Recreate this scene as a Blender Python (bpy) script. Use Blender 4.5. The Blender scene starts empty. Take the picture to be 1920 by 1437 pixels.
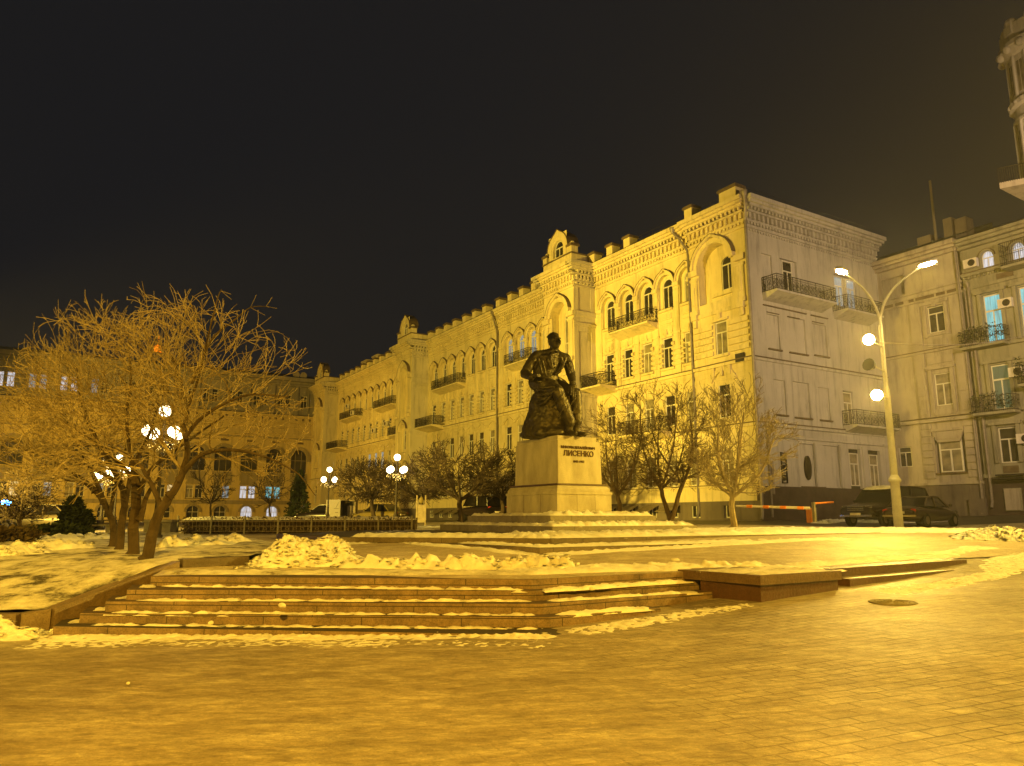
import bpy, math, random
import numpy as np
from mathutils import Vector, Matrix, noise
R = math.radians
SC = bpy.context.scene
COL = SC.collection
# ------------------------------------------------------------------ camera
F = 1394.0; TH = math.atan(252 / 1394.0); CT, ST = math.cos(TH), math.sin(TH); EYE = 1.6
cam = bpy.data.cameras.new('camera'); camo = bpy.data.objects.new('camera', cam); COL.objects.link(camo)
camo.location = (0, 0, EYE); camo.rotation_euler = (math.pi / 2 + TH, 0, 0)
cam.sensor_fit = 'HORIZONTAL'; cam.sensor_width = 36; cam.lens = 36 * F / 1920
cam.clip_end = 1500; SC.camera = camo
# ------------------------------------------------------------------ world and exposure
w = bpy.data.worlds.new("World"); SC.world = w; w.use_nodes = True
bg = w.node_tree.nodes['Background']; bg.inputs[0].default_value = (.0088, .0094, .0112, 1); bg.inputs[1].default_value = 1
SC.view_settings.view_transform = 'Standard'; SC.view_settings.look = 'None'
SC.view_settings.exposure = 0; SC.view_settings.gamma = 1
SC.cycles.use_denoising = True
SC.cycles.max_bounces = 5; SC.cycles.diffuse_bounces = 3; SC.cycles.glossy_bounces = 2
SC.cycles.sample_clamp_indirect = 4
# ------------------------------------------------------------------ street light falling from lamps outside the frame
def aim(o, t):
    o.rotation_euler = (Vector(t) - o.location).to_track_quat('-Z', 'Y').to_euler()
def spot(name, loc, tgt, W, col, size, blend=.5, rad=.15):
    l = bpy.data.lights.new(name, 'SPOT'); l.energy = W; l.color = col; l.spot_size = R(size); l.spot_blend = blend; l.shadow_soft_size = rad
    o = bpy.data.objects.new(name, l); COL.objects.link(o); o.location = loc; aim(o, tgt); return o
SOD = (1, .62, .065); FLO = (1, .67, .085); AMB = (1, .52, .032); PAL = (1, .66, .33)
spot('flood_lamp', (-27, 24, 5.5), (0, 72, 13), 140000, FLO, 74, .7, .3)          # facade floodlight left of the square
spot('flood_lamp', (-28, 22, 6), (15, 52, 15), 60000, FLO, 40, .7, .3)
spot('street_light', (35, 22, 15), (3, 19, 0), 82000, SOD, 72, .7, .15)        # right of the frame
spot('street_light', (1, -9, 11.5), (-1.5, 3, 0), 45000, AMB, 92, .7, .2)           # behind the camera
spot('street_light', (-19, 4, 10.5), (-11, 17, 1.5), 16000, SOD, 66, .6, .2)        # left
spot('street_light', (24, 20, 13), (28, 50, 15), 24000, PAL, 92, 1.0, .3)   # lights the side wall and the right hand houses
spot('street_light', (-54, 62, 11), (-42, 105, 6), 62000, (1, .58, .06), 95, .7, .2)
# ------------------------------------------------------------------ pixel helper: a ray of the photograph
def ray(px, py):
    u = (px - 960) / F; v = (718.5 - py) / F
    return Vector((u, CT - v * ST, ST + v * CT))
def P(px, py, z):
    r = ray(px, py); t = (z - EYE) / r.z
    return Vector((r.x * t, r.y * t, z))
def Pt(px, py, t):
    return Vector((0, 0, EYE)) + ray(px, py) * t
def onplane(px, py, O, N):
    r = ray(px, py); t = (O[0] * N[0] + O[1] * N[1]) / (r[0] * N[0] + r[1] * N[1])
    return Vector((r.x * t, r.y * t, EYE + r.z * t))
A = math.atan2(.6277, 1.0162)
D1 = Vector((-math.sin(A), math.cos(A), 0)); D2 = Vector((math.cos(A), math.sin(A), 0))
N1 = -D2; N2 = -D1
K = Vector((15.2, 45.8, 0))
# ------------------------------------------------------------------ materials
def new_mat(name):
    m = bpy.data.materials.new(name); m.use_nodes = True
    nt = m.node_tree; b = nt.nodes['Principled BSDF']; return m, nt, b
def nd(nt, t, **kw):
    n = nt.nodes.new(t)
    for k, v in kw.items():
        if k in ('operation', 'blend_type', 'data_type', 'noise_dimensions', 'wave_type', 'bands_direction', 'feature', 'musgrave_type'): setattr(n, k, v)
        else: n.inputs[k].default_value = v
    return n
def ramp(nt, fac, stops):
    r = nt.nodes.new('ShaderNodeValToRGB'); nt.links.new(fac, r.inputs[0])
    e = r.color_ramp.elements
    while len(e) < len(stops): e.new(.5)
    for i, (p, c) in enumerate(stops):
        e[i].position = p; e[i].color = (c[0], c[1], c[2], 1) if not isinstance(c, (int, float)) else (c, c, c, 1)
    return r.outputs[0]
def mat(name, c1, c2=None, scale=2.0, rough=.8, bump=0.0, bscale=20, metal=0, spec=.3, stretch=(1, 1, 1), lo=.35, hi=.65, detail=6):
    m, nt, b = new_mat(name); L = nt.links.new
    b.inputs['Roughness'].default_value = rough; b.inputs['Metallic'].default_value = metal
    b.inputs['Specular IOR Level'].default_value = spec
    tc = nd(nt, 'ShaderNodeTexCoord'); mp = nd(nt, 'ShaderNodeMapping'); L(tc.outputs['Object'], mp.inputs[0]); mp.inputs['Scale'].default_value = stretch
    if c2:
        n = nd(nt, 'ShaderNodeTexNoise', Scale=scale, Detail=detail, Roughness=.6); L(mp.outputs[0], n.inputs[0])
        L(ramp(nt, n.outputs[0], [(lo, c1), (hi, c2)]), b.inputs['Base Color'])
    else: b.inputs['Base Color'].default_value = (*c1, 1)
    if bump:
        n2 = nd(nt, 'ShaderNodeTexNoise', Scale=bscale, Detail=8, Roughness=.65); L(tc.outputs['Object'], n2.inputs[0])
        bp = nd(nt, 'ShaderNodeBump', Strength=bump, Distance=.03); L(n2.outputs[0], bp.inputs['Height']); L(bp.outputs[0], b.inputs['Normal'])
    return m
def emis(name, col, s):
    m, nt, b = new_mat(name); b.inputs['Base Color'].default_value = (.8, .8, .8, 1)
    b.inputs['Emission Color'].default_value = (*col, 1); b.inputs['Emission Strength'].default_value = s; return m
def lit_window(name, col, s):
    # a lit room behind a curtain: folds and patches of brighter cloth
    m, nt, b = new_mat(name); L = nt.links.new; b.inputs['Base Color'].default_value = (.1, .1, .1, 1); b.inputs['Roughness'].default_value = .25
    tc = nd(nt, 'ShaderNodeTexCoord'); mp = nd(nt, 'ShaderNodeMapping'); mp.inputs['Scale'].default_value = (6, 6, .7); L(tc.outputs['Object'], mp.inputs[0])
    n = nd(nt, 'ShaderNodeTexNoise', Scale=1.6, Detail=4); L(mp.outputs[0], n.inputs[0])
    c = ramp(nt, n.outputs[0], [(.3, tuple(x * .35 for x in col)), (.65, col)]); L(c, b.inputs['Emission Color']); b.inputs['Emission Strength'].default_value = s
    return m
M = {}
def wallpaint(name, c1, c2, joints=0):
    m, nt, b = new_mat(name); L = nt.links.new; b.inputs['Roughness'].default_value = .9; b.inputs['Specular IOR Level'].default_value = .15
    tc = nd(nt, 'ShaderNodeTexCoord')
    n = nd(nt, 'ShaderNodeTexNoise', Scale=.35, Detail=9, Roughness=.62); L(tc.outputs['Object'], n.inputs[0])
    mp = nd(nt, 'ShaderNodeMapping'); mp.inputs['Scale'].default_value = (1.6, 1.6, .18); L(tc.outputs['Object'], mp.inputs[0])
    n3 = nd(nt, 'ShaderNodeTexNoise', Scale=1.5, Detail=7, Roughness=.7); L(mp.outputs[0], n3.inputs[0])
    a = ramp(nt, n.outputs[0], [(.36, c1), (.62, c2)])
    s = ramp(nt, n3.outputs[0], [(.34, .55), (.50, 1.0)])
    mx = nd(nt, 'ShaderNodeMix', data_type='RGBA', blend_type='MULTIPLY'); mx.inputs['Factor'].default_value = .75
    L(a, mx.inputs[6]); L(s, mx.inputs[7]); L(mx.outputs[2], b.inputs['Base Color'])
    n2 = nd(nt, 'ShaderNodeTexNoise', Scale=9, Detail=8, Roughness=.7); L(tc.outputs['Object'], n2.inputs[0])
    bp = nd(nt, 'ShaderNodeBump', Strength=.25, Distance=.03); L(n2.outputs[0], bp.inputs['Height'])
    if joints:
        sp = nd(nt, 'ShaderNodeSeparateXYZ'); L(tc.outputs['Object'], sp.inputs[0]); cb = nd(nt, 'ShaderNodeCombineXYZ')
        ad = nd(nt, 'ShaderNodeMath', operation='ADD'); L(sp.outputs[0], ad.inputs[0]); L(sp.outputs[1], ad.inputs[1])
        L(ad.outputs[0], cb.inputs[0]); L(sp.outputs[2], cb.inputs[1])
        br = nt.nodes.new('ShaderNodeTexBrick'); br.inputs['Scale'].default_value = joints; br.inputs['Mortar Size'].default_value = .03
        br.inputs['Brick Width'].default_value = .9; br.inputs['Row Height'].default_value = .42; L(cb.outputs[0], br.inputs[0])
        b2 = nd(nt, 'ShaderNodeBump', Strength=.6, Distance=.04); b2.invert = True; L(br.outputs['Fac'], b2.inputs['Height']); L(bp.outputs[0], b2.inputs['Normal']); L(b2.outputs[0], b.inputs['Normal'])
    else: L(bp.outputs[0], b.inputs['Normal'])
    return m
M['yel'] = wallpaint('yellow_plaster', (.62, .52, .28), (.74, .64, .36))
M['yelb'] = wallpaint('yellow_brickwork', (.56, .47, .25), (.68, .58, .32), 1.4)
M['grey'] = wallpaint('grey_plaster', (.42, .40, .37), (.50, .48, .44))
M['greyy'] = wallpaint('pale_bay_plaster', (.50, .45, .32), (.60, .54, .38))
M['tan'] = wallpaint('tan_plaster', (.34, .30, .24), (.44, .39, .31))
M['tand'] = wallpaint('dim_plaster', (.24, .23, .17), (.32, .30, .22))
M['opera'] = wallpaint('ochre_plaster', (.50, .40, .17), (.60, .48, .22))
M['operag'] = wallpaint('greyish_plaster', (.27, .25, .21), (.34, .31, .26))
M['trim'] = wallpaint('grey_trim', (.26, .22, .13), (.33, .28, .17))
M['plinth'] = wallpaint('plinth_render', (.12, .10, .085), (.18, .15, .12))
M['brown'] = mat('brown_render', (.05, .035, .03), (.08, .055, .045), 1.5, .8, .2)
M['white'] = mat('white_frame', (.62, .60, .52), (.70, .68, .6), 4, .6)
M['iron'] = mat('wrought_iron', (.018, .014, .011), (.03, .022, .016), 8, .6)
M['roof'] = mat('dark_roof_sheet', (.02, .02, .02), (.04, .035, .03), 2, .6)
M['pipe'] = mat('zinc_pipe', (.20, .17, .15), (.28, .25, .22), 3, .5, metal=.3)
M['lead'] = mat('ledge_capping', (.10, .07, .04), (.16, .12, .07), 3, .7)
def glassm(name, c):
    m, nt, b = new_mat(name); b.inputs['Base Color'].default_value = (*c, 1); b.inputs['Roughness'].default_value = .12
    b.inputs['Specular IOR Level'].default_value = .6
    tc = nd(nt, 'ShaderNodeTexCoord'); n = nd(nt, 'ShaderNodeTexNoise', Scale=1.3, Detail=3); nt.links.new(tc.outputs['Object'], n.inputs[0])
    nt.links.new(ramp(nt, n.outputs[0], [(.35, c), (.7, tuple(x * 3 for x in c))]), b.inputs['Base Color'])
    return m
M['glass'] = glassm('dark_window_glass', (.02, .018, .014))
M['glass2'] = glassm('curtained_glass', (.13, .115, .08))
M['lb'] = lit_window('lit_pale_blue', (.50, .62, .68), .5)
M['lc'] = lit_window('lit_cyan', (.22, .75, .82), .9)
M['lw'] = lit_window('lit_white', (.82, .80, .85), 1.0)
M['ly'] = lit_window('lit_yellow', (1, .72, .32), 1.1)
M['lg'] = lit_window('lit_green_curtain', (.10, .30, .16), .25)
M['granite'] = None
def granite(name, c1, c2, joint=True, rough=.55, jw=1.5, jh=.13, jz=0.0):
    m, nt, b = new_mat(name); L = nt.links.new; b.inputs['Roughness'].default_value = rough
    tc = nd(nt, 'ShaderNodeTexCoord'); ge = nd(nt, 'ShaderNodeNewGeometry')
    n = nd(nt, 'ShaderNodeTexNoise', Scale=2.6, Detail=12, Roughness=.8); L(ge.outputs['Position'], n.inputs[0])
    v = nd(nt, 'ShaderNodeTexVoronoi', Scale=42); L(ge.outputs['Position'], v.inputs[0])
    a = ramp(nt, n.outputs[0], [(.35, c1), (.65, c2)])
    g = ramp(nt, v.outputs['Distance'], [(.1, .55), (.55, 1.15)])
    mx = nd(nt, 'ShaderNodeMix', data_type='RGBA', blend_type='MULTIPLY'); mx.inputs['Factor'].default_value = .7; L(a, mx.inputs[6]); L(g, mx.inputs[7])
    out = mx.outputs[2]
    bp = nd(nt, 'ShaderNodeBump', Strength=.9, Distance=.02); n2 = nd(nt, 'ShaderNodeTexNoise', Scale=16, Detail=8, Roughness=.7); L(ge.outputs['Position'], n2.inputs[0]); L(n2.outputs[0], bp.inputs['Height'])
    L(bp.outputs[0], b.inputs['Normal'])
    if joint:
        sn = nd(nt, 'ShaderNodeSeparateXYZ'); L(ge.outputs['True Normal'], sn.inputs[0])      # upward faces are coloured darker than the risers
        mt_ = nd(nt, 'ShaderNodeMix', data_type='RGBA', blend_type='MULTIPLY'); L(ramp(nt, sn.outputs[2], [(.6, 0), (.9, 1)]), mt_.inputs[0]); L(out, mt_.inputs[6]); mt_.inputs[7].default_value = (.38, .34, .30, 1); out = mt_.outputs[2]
        sp = nd(nt, 'ShaderNodeSeparateXYZ'); L(ge.outputs['Position'], sp.inputs[0]); cb = nd(nt, 'ShaderNodeCombineXYZ')
        z = nd(nt, 'ShaderNodeMath', operation='SUBTRACT'); L(sp.outputs[2], z.inputs[0]); z.inputs[1].default_value = jz
        L(sp.outputs[0], cb.inputs[0]); L(z.outputs[0], cb.inputs[1])
        br = nt.nodes.new('ShaderNodeTexBrick'); br.inputs['Scale'].default_value = 1; br.inputs['Mortar Size'].default_value = .007
        br.inputs['Mortar Smooth'].default_value = .1
        br.inputs['Brick Width'].default_value = jw; br.inputs['Row Height'].default_value = jh; L(cb.outputs[0], br.inputs[0])
        mx2 = nd(nt, 'ShaderNodeMix', data_type='RGBA', blend_type='MIX'); L(br.outputs['Fac'], mx2.inputs[0]); L(out, mx2.inputs[6]); mx2.inputs[7].default_value = (.03, .022, .015, 1)
        out = mx2.outputs[2]
    L(out, b.inputs['Base Color']); return m
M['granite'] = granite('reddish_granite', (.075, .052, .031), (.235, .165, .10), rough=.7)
M['granite2'] = granite('grey_granite', (.13, .115, .085), (.22, .195, .15), True, .5, 2.1, .9)
M['graniteP'] = mat('pedestal_granite', (.32, .285, .20), (.48, .44, .32), 1.6, .5, .5, 30, stretch=(1.3, 1.3, .5), lo=.32, hi=.62, detail=10)
M['graniteD'] = granite('dark_red_granite', (.045, .022, .013), (.09, .045, .026), False, .35)
M['bronze'] = mat('dark_bronze', (.038, .031, .017), (.085, .072, .04), 3.5, .45, .2, 14, metal=.4, spec=.5)
M['letter'] = mat('dark_bronze_letters', (.05, .025, .012), None, rough=.5, metal=.5)
def snowm(name, c1, c2, c3, thr=.3):
    m, nt, b = new_mat(name); L = nt.links.new; b.inputs['Roughness'].default_value = .6; ge = nd(nt, 'ShaderNodeNewGeometry')
    n = nd(nt, 'ShaderNodeTexNoise', Scale=1.6, Detail=10, Roughness=.72); L(ge.outputs['Position'], n.inputs[0])
    L(ramp(nt, n.outputs[0], [(thr, c3), (thr + .09, c1), (.62, c2)]), b.inputs['Base Color'])
    n2 = nd(nt, 'ShaderNodeTexNoise', Scale=9, Detail=9, Roughness=.72); L(ge.outputs['Position'], n2.inputs[0])
    bp = nd(nt, 'ShaderNodeBump', Strength=.9, Distance=.05); L(n2.outputs[0], bp.inputs['Height']); L(bp.outputs[0], b.inputs['Normal']); return m
M['snow'] = snowm('old_snow', (.62, .60, .55), (.78, .77, .74), (.50, .47, .40))
M['snowd'] = snowm('trodden_snow', (.48, .45, .38), (.66, .63, .57), (.13, .10, .06), .36)
def ground_mat(name, kind):
    m, nt, b = new_mat(name); L = nt.links.new; b.inputs['Specular IOR Level'].default_value = .28; ge = nd(nt, 'ShaderNodeNewGeometry'); pos = ge.outputs['Position']
    mp = nd(nt, 'ShaderNodeMapping'); L(pos, mp.inputs[0]); mp.inputs['Rotation'].default_value = (0, 0, R(-22 if kind == 'plaza' else 12))
    br = nt.nodes.new('ShaderNodeTexBrick'); br.inputs['Scale'].default_value = 1; br.inputs['Mortar Size'].default_value = .012; br.inputs['Mortar Smooth'].default_value = .5
    br.inputs['Brick Width'].default_value = .34; br.inputs['Row Height'].default_value = .17; L(mp.outputs[0], br.inputs[0])
    br.inputs['Color1'].default_value = (1, 1, 1, 1); br.inputs['Color2'].default_value = (.82, .82, .82, 1); br.inputs['Mortar'].default_value = (.9, .9, .9, 1)
    mp2 = nd(nt, 'ShaderNodeMapping'); L(pos, mp2.inputs[0]); mp2.inputs['Rotation'].default_value = (0, 0, R(-14)); mp2.inputs['Scale'].default_value = (.75, 1.7, 1)
    st = nd(nt, 'ShaderNodeTexNoise', Scale=1.9, Detail=11, Roughness=.74); L(mp2.outputs[0], st.inputs[0])
    ln = nd(nt, 'ShaderNodeTexNoise', Scale=.22, Detail=5, Roughness=.6); L(pos, ln.inputs[0])
    if kind == 'plaza':
        base = ramp(nt, st.outputs[0], [(.34, (.19, .155, .11)), (.50, (.27, .23, .17)), (.66, (.40, .355, .28))])
        icy = ramp(nt, ln.outputs[0], [(.45, 1.0), (.66, 0.25)])
    else:
        base = ramp(nt, st.outputs[0], [(.34, (.26, .21, .15)), (.52, (.36, .30, .22)), (.68, (.52, .47, .38))])
        icy = ramp(nt, ln.outputs[0], [(.35, .15), (.65, .6)])
    if kind == 'plaza':   # the clear paving lies at the right, trodden snow hides the joints on the left
        sx = nd(nt, 'ShaderNodeSeparateXYZ'); L(pos, sx.inputs[0]); mr = nt.nodes.new('ShaderNodeMapRange'); L(sx.outputs[0], mr.inputs[0])
        mr.inputs[1].default_value = -1.0; mr.inputs[2].default_value = 3.2; mr.inputs[3].default_value = .06; mr.inputs[4].default_value = 1
        mu = nd(nt, 'ShaderNodeMath', operation='MULTIPLY'); L(icy, mu.inputs[0]); L(mr.outputs[0], mu.inputs[1]); icy = mu.outputs[0]
    dk = nd(nt, 'ShaderNodeMix', data_type='RGBA', blend_type='MULTIPLY'); L(base, dk.inputs[6]); L(br.outputs['Color'], dk.inputs[7]); L(icy, dk.inputs[0])
    mo = nd(nt, 'ShaderNodeMath', operation='MULTIPLY'); L(br.outputs['Fac'], mo.inputs[0]); L(icy, mo.inputs[1])
    dk2 = nd(nt, 'ShaderNodeMix', data_type='RGBA', blend_type='MIX'); L(dk.outputs[2], dk2.inputs[6])
    dk2.inputs[7].default_value = (.075, .055, .035, 1) if kind == 'plaza' else (.6, .56, .48, 1)
    jf = nd(nt, 'ShaderNodeTexNoise', Scale=1.3, Detail=5); L(pos, jf.inputs[0])
    jm = nd(nt, 'ShaderNodeMath', operation='MULTIPLY'); L(mo.outputs[0], jm.inputs[0]); L(ramp(nt, jf.outputs[0], [(.36, .1), (.52, 1)]), jm.inputs[1]); L(jm.outputs[0], dk2.inputs[0])
    # grit and pebbles frozen in
    gv = nd(nt, 'ShaderNodeTexNoise', Scale=55, Detail=3); L(pos, gv.inputs[0])
    gr = nd(nt, 'ShaderNodeMix', data_type='RGBA', blend_type='MULTIPLY'); gr.inputs[0].default_value = .8; L(dk2.outputs[2], gr.inputs[6]); L(ramp(nt, gv.outputs[0], [(.28, .5), (.42, 1), (.64, 1), (.72, 1.8)]), gr.inputs[7])
    fn = nd(nt, 'ShaderNodeTexNoise', Scale=9, Detail=10, Roughness=.8); L(mp2.outputs[0], fn.inputs[0])
    gf = nd(nt, 'ShaderNodeMix', data_type='RGBA', blend_type='MULTIPLY'); gf.inputs[0].default_value = .9; L(gr.outputs[2], gf.inputs[6]); L(ramp(nt, fn.outputs[0], [(.30, .50), (.5, 1.0), (.68, 1.6)]), gf.inputs[7])
    pn = nd(nt, 'ShaderNodeTexNoise', Scale=.55, Detail=8, Roughness=.7); L(pos, pn.inputs[0])
    gh = nd(nt, 'ShaderNodeMix', data_type='RGBA', blend_type='MULTIPLY'); gh.inputs[0].default_value = .8; L(gf.outputs[2], gh.inputs[6]); L(ramp(nt, pn.outputs[0], [(.34, .78), (.62, 1.18)]), gh.inputs[7])
    L(gh.outputs[2], b.inputs['Base Color'])
    L(ramp(nt, ln.outputs[0], [(.35, .62), (.65, .42)]), b.inputs['Roughness'])
    b1 = nd(nt, 'ShaderNodeBump', Strength=.7, Distance=.06); L(st.outputs[0], b1.inputs['Height'])
    b2 = nd(nt, 'ShaderNodeBump', Strength=.5, Distance=.008); b2.invert = True; L(mo.outputs[0], b2.inputs['Height']); L(b1.outputs[0], b2.inputs['Normal'])
    b3 = nd(nt, 'ShaderNodeBump', Strength=.4, Distance=.006); L(gv.outputs[0], b3.inputs['Height']); L(b2.outputs[0], b3.inputs['Normal'])
    L(b3.outputs[0], b.inputs['Normal']); return m
M['plaza'] = ground_mat('trodden_paving', 'plaza'); M['terr'] = ground_mat('terrace_paving', 'terr')
M['lawn'] = snowm('snowy_lawn', (.42, .39, .31), (.66, .63, .56), (.06, .05, .025), .40)
M['asph'] = mat('wet_asphalt', (.022, .019, .016), (.07, .06, .05), .5, .5, .4, 6, lo=.4, hi=.7)
M['bark'] = mat('bark', (.14, .108, .06), (.31, .25, .155), 5, .9, .6, 20, stretch=(1, 1, .3))
M['barkd'] = mat('dark_bark', (.028, .019, .012), (.06, .042, .025), 5, .9, .5, 20, stretch=(1, 1, .3))
M['barkm'] = mat('brown_bark', (.10, .07, .04), (.20, .15, .09), 5, .9, .5, 20, stretch=(1, 1, .3))
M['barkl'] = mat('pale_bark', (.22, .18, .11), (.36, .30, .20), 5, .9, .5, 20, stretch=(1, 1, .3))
M['ever'] = mat('evergreen_needles', (.012, .02, .008), (.03, .04, .012), 6, .8)
M['hedge'] = mat('clipped_hedge_twigs', (.05, .035, .015), (.09, .065, .028), 9, .9)
M['polep'] = mat('pale_painted_pole', (.42, .40, .36), (.52, .50, .45), 3, .5)
M['fence'] = mat('fence_paint', (.16, .13, .09), (.26, .22, .15), 5, .6)
M['orange'] = mat('orange_paint', (.75, .22, .03), (.85, .30, .05), 4, .5)
M['whitep'] = mat('white_paint', (.7, .66, .6), (.6, .55, .5), 4, .5)
M['conc'] = mat('concrete', (.16, .15, .12), (.26, .24, .2), 3, .9, .5, 15)
M['carblack'] = mat('dark_car_paint', (.012, .008, .008), None, rough=.25, spec=.5)
M['carbrown'] = mat('brown_car_paint', (.035, .022, .02), None, rough=.3, spec=.5)
M['carbeige'] = mat('beige_car_paint', (.10, .08, .055), None, rough=.35, spec=.5)
M['caryel'] = mat('yellow_car_paint', (.8, .62, .1), None, rough=.35)
M['tyre'] = mat('rubber', (.012, .012, .012), None, rough=.9)
M['chrome'] = mat('chrome', (.6, .58, .52), None, rough=.2, metal=1)
M['cglass'] = mat('car_glass', (.008, .007, .007), None, rough=.08, spec=.6)
M['red'] = mat('red_lens', (.45, .05, .04), None, rough=.2)
M['globe'] = emis('lit_globe', (1, .80, .45), 9)
M['gold'] = emis('gold_fairy_lights', (1, .62, .12), 3)
M['sodl'] = emis('lit_sodium_lens', (1, .74, .22), 420)
M['blue'] = emis('blue_beacon', (.05, .3, 1), 60)
M['signw'] = mat('sign_white', (.22, .2, .17), None, rough=.6)
M['awn'] = mat('awning_sheet', (.16, .13, .08), (.22, .18, .11), 3, .7)
M['green'] = mat('green_cloth', (.02, .10, .03), (.03, .14, .05), 4, .8)
# ------------------------------------------------------------------ mesh builder
class MB:
    def __init__(s, T=None): s.v = []; s.f = []; s.T = T
    def add(s, pts, faces):
        n = len(s.v)
        s.v.extend([s.T(*p) for p in pts] if s.T else [tuple(p) for p in pts]); s.f.extend([tuple(i + n for i in f) for f in faces]); return s
    def box(s, x0, x1, y0, y1, z0, z1):
        return s.add([(x, y, z) for z in (z0, z1) for x, y in ((x0, y0), (x1, y0), (x1, y1), (x0, y1))],
                     [(0, 3, 2, 1), (4, 5, 6, 7), (0, 1, 5, 4), (1, 2, 6, 5), (2, 3, 7, 6), (3, 0, 4, 7)])
    def rbox(s, c, ux, uy, hx, hy, z0, z1, taper=0):
        c = Vector(c); pts = []
        for z, k in ((z0, 1), (z1, 1 - taper)):
            for a, b in ((-1, -1), (1, -1), (1, 1), (-1, 1)):
                p = c + ux * hx * a * k + uy * hy * b * k; pts.append((p.x, p.y, z))
        return s.add(pts, [(0, 3, 2, 1), (4, 5, 6, 7), (0, 1, 5, 4), (1, 2, 6, 5), (2, 3, 7, 6), (3, 0, 4, 7)])
    def prism(s, poly, z0, z1):   # plan polygon, z0/z1 numbers or per-vertex lists
        n = len(poly); a = z0 if isinstance(z0, (list, tuple)) else [z0] * n; b = z1 if isinstance(z1, (list, tuple)) else [z1] * n
        pts = [(p[0], p[1], a[i]) for i, p in enumerate(poly)] + [(p[0], p[1], b[i]) for i, p in enumerate(poly)]
        return s.add(pts, [tuple(range(n, 2 * n)), tuple(reversed(range(n)))] + [(i, (i + 1) % n, n + (i + 1) % n, n + i) for i in range(n)])
    def xz(s, poly, y0, y1):      # polygon in the facade plane extruded along the normal
        n = len(poly); pts = [(p[0], y0, p[1]) for p in poly] + [(p[0], y1, p[1]) for p in poly]
        return s.add(pts, [tuple(range(n, 2 * n)), tuple(reversed(range(n)))] + [(i, (i + 1) % n, n + (i + 1) % n, n + i) for i in range(n)])
    def arc(s, cx, cz, r0, r1, y0, y1, a0=0, a1=180, n=12, tip=0):
        for k in range(n):
            q = [R(a0 + (a1 - a0) * (k + j) / n) for j in (0, 1)]
            def pt(r, a): 
                t = tip * max(0, 1 - abs(a - math.pi / 2) / .32) if tip else 0
                return (cx + r * math.cos(a), cz + r * math.sin(a) + t)
            s.xz([pt(r0, q[0]), pt(r1, q[0]), pt(r1, q[1]), pt(r0, q[1])], y0, y1)
        return s
    def tube(s, pts, rad, n=8, cap=True):
        pts = [Vector(p) for p in pts]; rad = rad if isinstance(rad, (list, tuple)) else [rad] * len(pts)
        ring = []; up = Vector((0, 0, 1)); prev = None
        for i, p in enumerate(pts):
            d = (pts[min(i + 1, len(pts) - 1)] - pts[max(i - 1, 0)]).normalized()
            if prev is None: a = d.cross(up if abs(d.z) < .9 else Vector((1, 0, 0))).normalized()
            else: a = (prev - d * prev.dot(d)).normalized()
            prev = a; b = d.cross(a)
            ring += [p + (a * math.cos(2 * math.pi * k / n) + b * math.sin(2 * math.pi * k / n)) * rad[i] for k in range(n)]
        f = [(i * n + k, i * n + (k + 1) % n, (i + 1) * n + (k + 1) % n, (i + 1) * n + k) for i in range(len(pts) - 1) for k in range(n)]
        if cap: f += [tuple(range(n))[::-1], tuple(range((len(pts) - 1) * n, len(pts) * n))]
        return s.add(ring, f)
    def lathe(s, c, prof, n=16):
        pts = [(c[0] + r * math.cos(2 * math.pi * k / n), c[1] + r * math.sin(2 * math.pi * k / n), c[2] + z) for r, z in prof for k in range(n)]
        f = [(i * n + k, i * n + (k + 1) % n, (i + 1) * n + (k + 1) % n, (i + 1) * n + k) for i in range(len(prof) - 1) for k in range(n)]
        f += [tuple(range(n))[::-1], tuple(range((len(prof) - 1) * n, len(prof) * n))]
        return s.add(pts, f)
    def ball(s, c, r, n=12, m=8, sq=(1, 1, 1)):
        pts = []; 
        for i in range(m + 1):
            t = math.pi * i / m
            for k in range(n): a = 2 * math.pi * k / n; pts.append((c[0] + r * sq[0] * math.sin(t) * math.cos(a), c[1] + r * sq[1] * math.sin(t) * math.sin(a), c[2] + r * sq[2] * math.cos(t)))
        return s.add(pts, [(i * n + k, i * n + (k + 1) % n, (i + 1) * n + (k + 1) % n, (i + 1) * n + k) for i in range(m) for k in range(n)])
    def wall(s, x0, x1, z0, z1, y, holes, depth=.2):
        hs = []
        for h in holes: hs.append((h[0], h[1], h[2], h[3], h[4] if len(h) > 4 else 0, h[5] if len(h) > 5 else depth))
        xs = sorted({x0, x1, *[h[0] for h in hs], *[h[1] for h in hs]}); zs = sorted({z0, z1, *[h[2] for h in hs], *[h[3] for h in hs]})
        for i in range(len(xs) - 1):
            for j in range(len(zs) - 1):
                cx, cz = (xs[i] + xs[i + 1]) / 2, (zs[j] + zs[j + 1]) / 2
                if any(h[0] < cx < h[1] and h[2] < cz < h[3] for h in hs): continue
                s.add([(xs[i], y, zs[j]), (xs[i + 1], y, zs[j]), (xs[i + 1], y, zs[j + 1]), (xs[i], y, zs[j + 1])], [(0, 1, 2, 3)])
        for a, b, c, d, arch, dp in hs:
            yb = y - dp
            s.add([(a, y, c), (b, y, c), (b, yb, c), (a, yb, c)], [(0, 1, 2, 3)])
            if arch == 1:
                r = (b - a) / 2; zc = d - r; xm = (a + b) / 2; top = d
            else: zc = d; s.add([(a, y, d), (b, y, d), (b, yb, d), (a, yb, d)], [(0, 1, 2, 3)])
            if arch == 2: s.add([(a, yb, c), (b, yb, c), (b, yb, d), (a, yb, d)], [(0, 1, 2, 3)])
            for x in (a, b): s.add([(x, y, c), (x, yb, c), (x, yb, zc), (x, y, zc)], [(0, 1, 2, 3)])
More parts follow.
